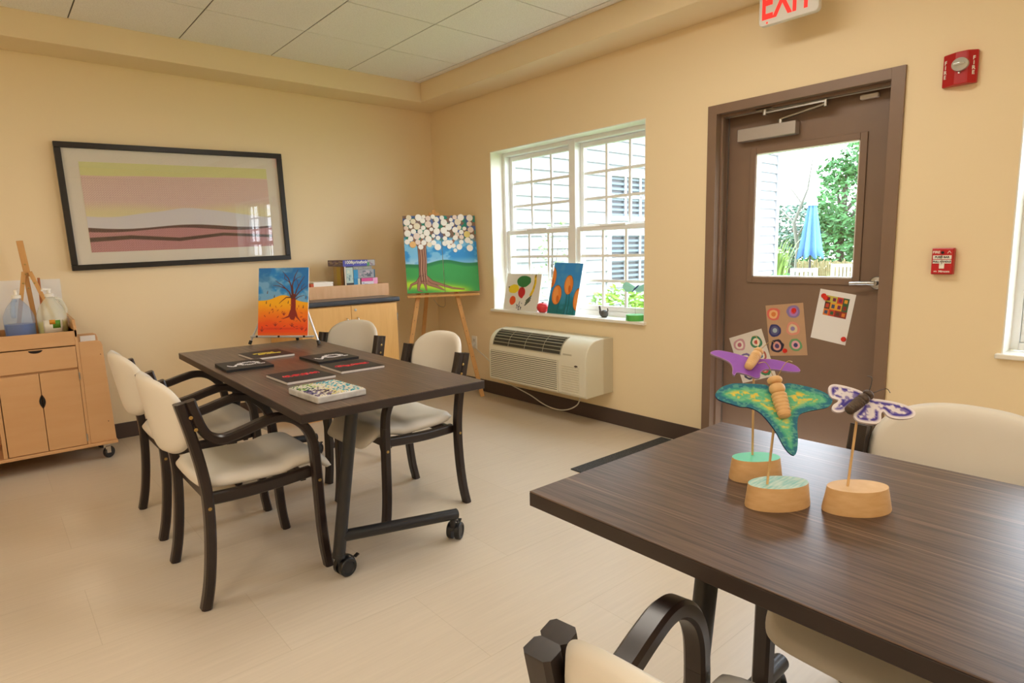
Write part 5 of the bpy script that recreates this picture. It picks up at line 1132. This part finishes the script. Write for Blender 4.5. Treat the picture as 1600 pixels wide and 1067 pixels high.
def lean_panel(name, label, y0, y1, z0, h_, xb, th, fn, nx, tip=0.0):
    """stands on the sill, leaning back towards the glass; local x runs to -y"""
    w_ = y0-y1; k_ = 0.09/h_ if h_ > 0.35 else 0.2
    o = painted_panel(name, w_, h_, th, fn, M_edge, nx=nx); sn = Vector((k_, tip, 1)).normalized()
    o.matrix_world = frame_T((xb, y0, z0+0.001), (0, -1, 0), (k_, 0, 1)); return tag(o, label, 'painting')
lean_panel('canvas_painting', 'white canvas with painted fruit at the left end of the window sill', -0.962, -1.392, SZ, 0.308, 0.035, 0.010, fruit, 170)
lean_panel('canvas_painting', 'blue canvas with orange tulips leaning on the window sill', -1.522, -1.830, SZ, 0.405, 0.02, 0.012, tulips, 150).rotation_euler.rotate_axis('Z', rad(-1.5))
t = thing('toy_apple', 'small red apple with dark stem on the sill between the two canvases', 'apple', (0.03, -1.465, SZ))
MB().lathe([(0.0005, 0.012), (0.012, 0.002), (0.030, 0.004), (0.045, 0.020), (0.050, 0.042), (0.044, 0.064), (0.028, 0.076), (0.012, 0.074), (0.0005, 0.066)], None, 24).build('flesh', mat('apple_red', '#d8343c', 0.35), t, smooth=80)
MB().tube([(0, 0, 0.066), (0.004, 0.003, 0.085)], 0.003, 8).build('stem', M_blackm, t, smooth=60); MB().bar((0, 0, 0.078), (0.004, -0.022, 0.086), 0.010, 0.002).bar((0, 0, 0.078), (0.0, 0.02, 0.086), 0.010, 0.002).build('leaf', mat('dark_leaf', '#2c3828', 0.6), t)
t = thing('snail_figurine', 'tiny dark grey snail figurine on the sill, between tulips canvas and green base', 'figurine', (0.05, -2.095, SZ))
MB().lathe([(0.0005, 0), (0.018, 0.002), (0.028, 0.014), (0.030, 0.028), (0.024, 0.044), (0.010, 0.053), (0.0005, 0.054)], None, 18).build('body', mat('stone_grey', '#4c4844', 0.6), t, smooth=80)
MB().tube(catmull([(0, 0.020, 0.012), (0, 0.034, 0.030), (0, 0.040, 0.058), (0, 0.046, 0.082)], 5), [0.011]*8+[0.008]*6+[0.0055]*2, 10).build('neck', mat('stone_grey'), t, smooth=70)
MB().tube(catmull([(0, -0.02, 0.035), (0, -0.034, 0.05), (0, -0.03, 0.068)], 5), 0.004, 8).build('tail', mat('stone_grey'), t, smooth=70)
t = thing('butterfly_ornament', 'pale aqua paper butterfly on a wire with bright green round base, on the sill', 'ornament', (0.035, -2.39, SZ))
MB().lathe([(0.0005, 0), (0.066, 0), (0.064, 0.040), (0.0005, 0.041)], None, 32).build('base', mat('grass_green', '#58b454', 0.45), t, smooth=35)
MB().tube([(0.0, 0, 0.04), (0.0, 0.006, 0.215)], 0.0013, 6).build('wire', M_steel, t)
M_aq = mat('aqua_paper', '#9ce0d4', 0.6)
for sg in (1, -1):
    P = catmull([(0, 0, 0), (0.02*1, sg*0.02, 0.02), (0.02, sg*0.09, 0.045), (0.0, sg*0.11, 0.02), (-0.01, sg*0.08, -0.01), (-0.02, sg*0.04, -0.02)], 4, True)
    MB().add([tuple(p) for p in P]+[(p.x, p.y, p.z+0.0012) for p in P], [tuple(range(len(P))), tuple(reversed(range(len(P), 2*len(P))))]+[(i, (i+1) % len(P), len(P)+(i+1) % len(P), len(P)+i) for i in range(len(P))], 0, Matrix.Translation((0, 0.006, 0.215))).build('wing', M_aq, t)
MB().tube([(0, 0.03, 0.195), (0, 0.006, 0.218), (0, -0.03, 0.245)], [0.003, 0.006, 0.004], 10).build('body', mat('navy_body', '#2c4484', 0.5), t, smooth=60)

# ================================================================== CART WITH JUGS
ca_ = thing('storage_cart', 'light maple rolling cart with drawer and doors, at the left edge', 'cart', (-3.36, -0.31, 0))
X0 = -3.36; Y0 = -0.31
def cbx(mb, x0, x1, y0, y1, z0, z1, mi=0): return mb.box((x0-X0, y0-Y0, z0), (x1-X0, y1-Y0, z1), mi)
mb = MB(); cbx(mb, -3.90, -2.818, -0.512, -0.10, 0.105, 0.124); base_o = mb.build('base_shelf', M_maple, ca_, bevel=0.003)
mb = MB()
cbx(mb, -2.978, -2.962, -0.500, -0.10, 0.124, 0.845); cbx(mb, -3.386, -3.366, -0.500, -0.10, 0.124, 0.790); cbx(mb, -3.90, -3.882, -0.5, -0.10, 0.124, 0.845)
cbx(mb, -3.882, -2.978, -0.115, -0.10, 0.124, 0.845); cbx(mb, -3.882, -2.978, -0.485, -0.115, 0.790, 0.803); cbx(mb, -3.882, -3.386, -0.495, -0.115, 0.44, 0.455)
cbx(mb, -3.366, -2.978, -0.485, -0.115, 0.60, 0.612)
mb.build('carcass', M_maple, ca_, bevel=0.002)
mb = MB(); xz = [(-2.978, 0.80), (-2.962, 0.80), (-2.965, 0.86), (-2.980, 0.905), (-2.992, 0.90)]
mb = MB(); pr = [(-0.500, 0.80), (-0.10, 0.80), (-0.10, 0.92), (-0.46, 0.905), (-0.50, 0.86)]; n_ = len(pr)
mb.add([(-2.978-X0, y-Y0, z) for y, z in pr]+[(-2.962-X0, y-Y0, z) for y, z in pr], [tuple(range(n_)), tuple(reversed(range(n_, 2*n_)))]+[(i, n_+i, n_+(i+1) % n_, (i+1) % n_) for i in range(n_)]); mb.build('end_panel', M_maple, ca_, bevel=0.003)
mb = MB(); cbx(mb, -3.882, -2.978, -0.500, -0.486, 0.752, 0.838); mb.build('top_rail', M_maple, ca_, bevel=0.002)
mb = MB(); cbx(mb, -3.362, -2.980, -0.502, -0.486, 0.614, 0.746); dw = mb.build('drawer', M_maple, ca_, bevel=0.002)
def scoop(cx, cz, a, b, half): 
    out = []
    for k in range(21): t_ = PI*k/20; out.append((cx+a*math.cos(t_), cz-b*math.sin(t_)))
    return out
pr = scoop(-3.175-X0, 0.741, 0.034, 0.017, True); n_ = len(pr); M_hole = mat('cutout_dark', '#1a120c', 0.9)
MB().add([(x, -0.5028-Y0, z) for x, z in pr]+[(x, -0.500-Y0, z) for x, z in pr], [tuple(range(n_)), tuple(reversed(range(n_, 2*n_)))]+[(i, n_+i, n_+(i+1) % n_, (i+1) % n_) for i in range(n_)]).build('finger_pull', M_hole, dw)
for s_ in (0, 1):
    mb = MB(); (xa_, xb_) = ((-3.362, -3.1745), (-3.1715, -2.980))[s_]; cbx(mb, xa_, xb_, -0.502, -0.486, 0.127, 0.602); do_ = mb.build('door', M_maple, ca_, bevel=0.002)
    sg = -1 if s_ == 0 else 1; pr = [(-3.173-X0+sg*(0.0017+0.014*math.sin(PI*k/14)), 0.39+0.085*k/14) for k in range(15)]; n_ = len(pr)
    MB().add([(x, -0.5028-Y0, z) for x, z in pr]+[(x, -0.500-Y0, z) for x, z in pr], [tuple(range(n_)), tuple(reversed(range(n_, 2*n_)))]+[(i, n_+i, n_+(i+1) % n_, (i+1) % n_) for i in range(n_)]).build('finger_pull', M_hole, do_)
    if s_ == 1:
        for zz in (0.17, 0.56): mb = MB(); cbx(mb, -2.981, -2.974, -0.506, -0.49, zz-0.022, zz+0.022); mb.build('hinge', M_steel, do_)
# side bin: front and back boards with a slot between
for (y0_, y1_, xr, zt_) in ((-0.497, -0.482, -2.838, 0.768), (-0.33, -0.315, -2.84, 0.800)):
    out = [(-2.962, 0.124), (xr+0.014, 0.124), (xr+0.004, 0.5), (xr-0.002, zt_-0.03), (xr-0.008, zt_-0.008), (xr-0.026, zt_), (-2.962, zt_)]; n_ = len(out)
    MB().add([(x-X0, y0_-Y0, z) for x, z in out]+[(x-X0, y1_-Y0, z) for x, z in out], [tuple(range(n_)), tuple(reversed(range(n_, 2*n_)))]+[(i, n_+i, n_+(i+1) % n_, (i+1) % n_) for i in range(n_)]).build('bin_board', M_maple, ca_, bevel=0.003)
mb = MB()
for zz in (0.25, 0.68): mb.lathe([(0.0003, 0), (0.003, 0), (0.0003, 0.0008)], frame_T((-2.856-X0, -0.4975-Y0, zz), (1, 0, 0), (0, 0, 1)), 8)
mb.build('screw_heads', M_hole, ca_)
for (cx, cy) in ((-2.875, -0.44), (-2.875, -0.16), (-3.84, -0.44), (-3.84, -0.16)):
    co = MB().lathe([(0.0005, -0.012), (0.034, -0.012), (0.038, -0.006), (0.038, 0.006), (0.034, 0.012), (0.0005, 0.012)], frame_T((cx-X0+0.008, cy-Y0, 0.038), (0.8, 0.6, 0), (0, 0, 1)), 24).build('caster', M_black, ca_, smooth=35)
    MB().box((cx-X0-0.018, cy-Y0-0.016, 0.07), (cx-X0+0.018, cy-Y0+0.016, 0.104)).box((cx-X0-0.01, cy-Y0-0.024, 0.035), (cx-X0+0.018, cy-Y0-0.018, 0.08)).build('caster_fork', M_chrome, co, bevel=0.002)
# white card in the bin
tag(MB().box((-0.05, -0.004, 0), (0.03, 0.004, 0.11)).build('card', M_paper, bevel=0.001), 'small white card standing in the slot at the cart side', 'card').location = (-2.893, -0.40, 0.683)
def mk_clear(name, col, a_):
    m = mat(name, col, 0.25); b = m.node_tree.nodes['Principled BSDF']; b.inputs['Alpha'].default_value = a_; return m
def jug(label, x, y, body_m, liq_col, liq_h, rz, lab_=False):
    t = thing('pump_jug', label, 'jug', (x, y, 0.804), rz, 'gallon pump jugs on the cart')
    prof = [(0.0005, 0.001), (0.066, 0.001), (0.074, 0.010), (0.076, 0.06), (0.077, 0.12), (0.070, 0.150), (0.055, 0.185), (0.035, 0.215), (0.022, 0.232), (0.020, 0.248), (0.0005, 0.248)]
    P2 = catmull([(p[0], 0, p[1]) for p in prof[1:-1]], 3); pr2 = [(0.0005, 0.001)]+[(p.x, p.z) for p in P2]+[(0.0005, 0.248)]
    bd = MB().lathe(pr2, None, 32).build('bottle', body_m, t, smooth=50)
    lp = [(0.0005, 0.004)]+[(max(p[0]-0.003, 0.0005), max(p[1], 0.004)) for p in pr2[1:] if p[1] < liq_h]; lp += [(lp[-1][0], liq_h), (0.0005, liq_h)]
    MB().lathe(lp, None, 32).build('liquid', mat('liquid_'+liq_col.strip('#'), liq_col, 0.3), bd, smooth=50)
    MB().tube(catmull([(0.026, 0, 0.228), (0.052, 0, 0.222), (0.070, 0, 0.190), (0.082, 0, 0.150), (0.074, 0, 0.132)], 6), [0.011]*25, 12).build('handle', body_m, bd, smooth=60)
    pm = MB().lathe([(0.0005, 0.240), (0.024, 0.240), (0.024, 0.258), (0.010, 0.262), (0.008, 0.272), (0.0005, 0.272)], None, 20); pm.tube([(0, 0, 0.27), (0, 0, 0.284)], 0.010, 12)
    pm.bar((0.012, 0, 0.285), (-0.036, 0, 0.289), 0.013, 0.010).bar((-0.034, 0, 0.289), (-0.038, 0, 0.276), 0.008, 0.008, (1, 0, 0)); pm.build('pump', M_white, t, smooth=40)
    return t
jb = jug('blue liquid pump jug, left of the yellow jug on the cart', -3.222, -0.30, mk_clear('jug_blue', '#a9c4e4', 0.34), '#1c38a0', 0.085, rad(-110))
jy = jug('pale yellow pump jug with fruit label, right end of the cart top', -3.062, -0.30, mk_clear('jug_pale', '#ecebd8', 0.42), '#d0d400', 0.085, rad(20))
def label_arc(t, z0, z1, a0, a1, r_, m_, name, mi=None):
    vs_ = []; n = 10
    for k in range(n+1): a = rad(a0+(a1-a0)*k/n); vs_ += [(r_*math.cos(a), r_*math.sin(a), z0), (r_*math.cos(a), r_*math.sin(a), z1)]
    o = MB().add(vs_, [(2*i, 2*i+2, 2*i+3, 2*i+1) for i in range(n)]).build(name, m_, t, smooth=60); o.modifiers.new('s', 'SOLIDIFY').thickness = 0.0004; return o
la = label_arc(jy, 0.015, 0.10, -150, -75, 0.0785, mat('label_white', '#e8e6dc', 0.5), 'label')
label_arc(jy, 0.05, 0.098, -114, -85, 0.0790, mat('label_green', '#5c9c34', 0.5), 'label_picture'); label_arc(jy, 0.075, 0.102, -125, -104, 0.0795, mat('label_orange', '#d89428', 0.5), 'label_picture')
jug('white opaque jug cut off by the left picture edge', -3.400, -0.30, mat('jug_white', '#dfe3e2', 0.35), '#d8dcdc', 0.1, rad(30))
# folded wooden easel leaning at the wall behind the jugs
we = thing('folding_easel', 'small folded wooden easel standing on the cart behind the jugs', 'easel', (-3.155, -0.15, 0.80)); wl = Vector(we.location)
def W3(x, z, y=-0.17): return Vector((x, y, z))-wl
mb = MB().bar(W3(-3.165, 1.39), W3(-3.147, 1.17), 0.034, 0.016, (0, 1, 0)); mb.build('head', M_pine, we, bevel=0.002)
for (x0_, z0_, x1_, z1_) in ((-3.165, 1.20, -3.235, 0.815), (-3.135, 1.20, -3.045, 0.90)): MB().bar(W3(x0_, z0_, -0.185), W3(x1_, z1_, -0.185), 0.022, 0.012, (0, 1, 0)).build('leg', M_pine, we, bevel=0.002)
MB().bar(W3(-3.157, 1.20, -0.15), W3(-3.135, 0.812, -0.15), 0.026, 0.012, (0, 1, 0)).build('rear_leg', M_pine, we, bevel=0.002)
MB().bar(W3(-3.095, 1.16, -0.165), W3(-3.100, 0.84, -0.165), 0.014, 0.012, (0, 1, 0)).build('brace', mat('reddish_wood', '#b87444', 0.5), we, bevel=0.002)
for (x_, z_) in ((-3.154, 1.245), (-3.155, 1.185), (-3.175, 1.13), (-3.12, 1.13), (-3.152, 1.10)): MB().lathe([(0.0005, 0), (0.006, 0), (0.005, 0.004), (0.0005, 0.006)], frame_T(W3(x_, z_, -0.192), (1, 0, 0), (0, 0, 1)), 10).build('wing_nut', M_brass, we)
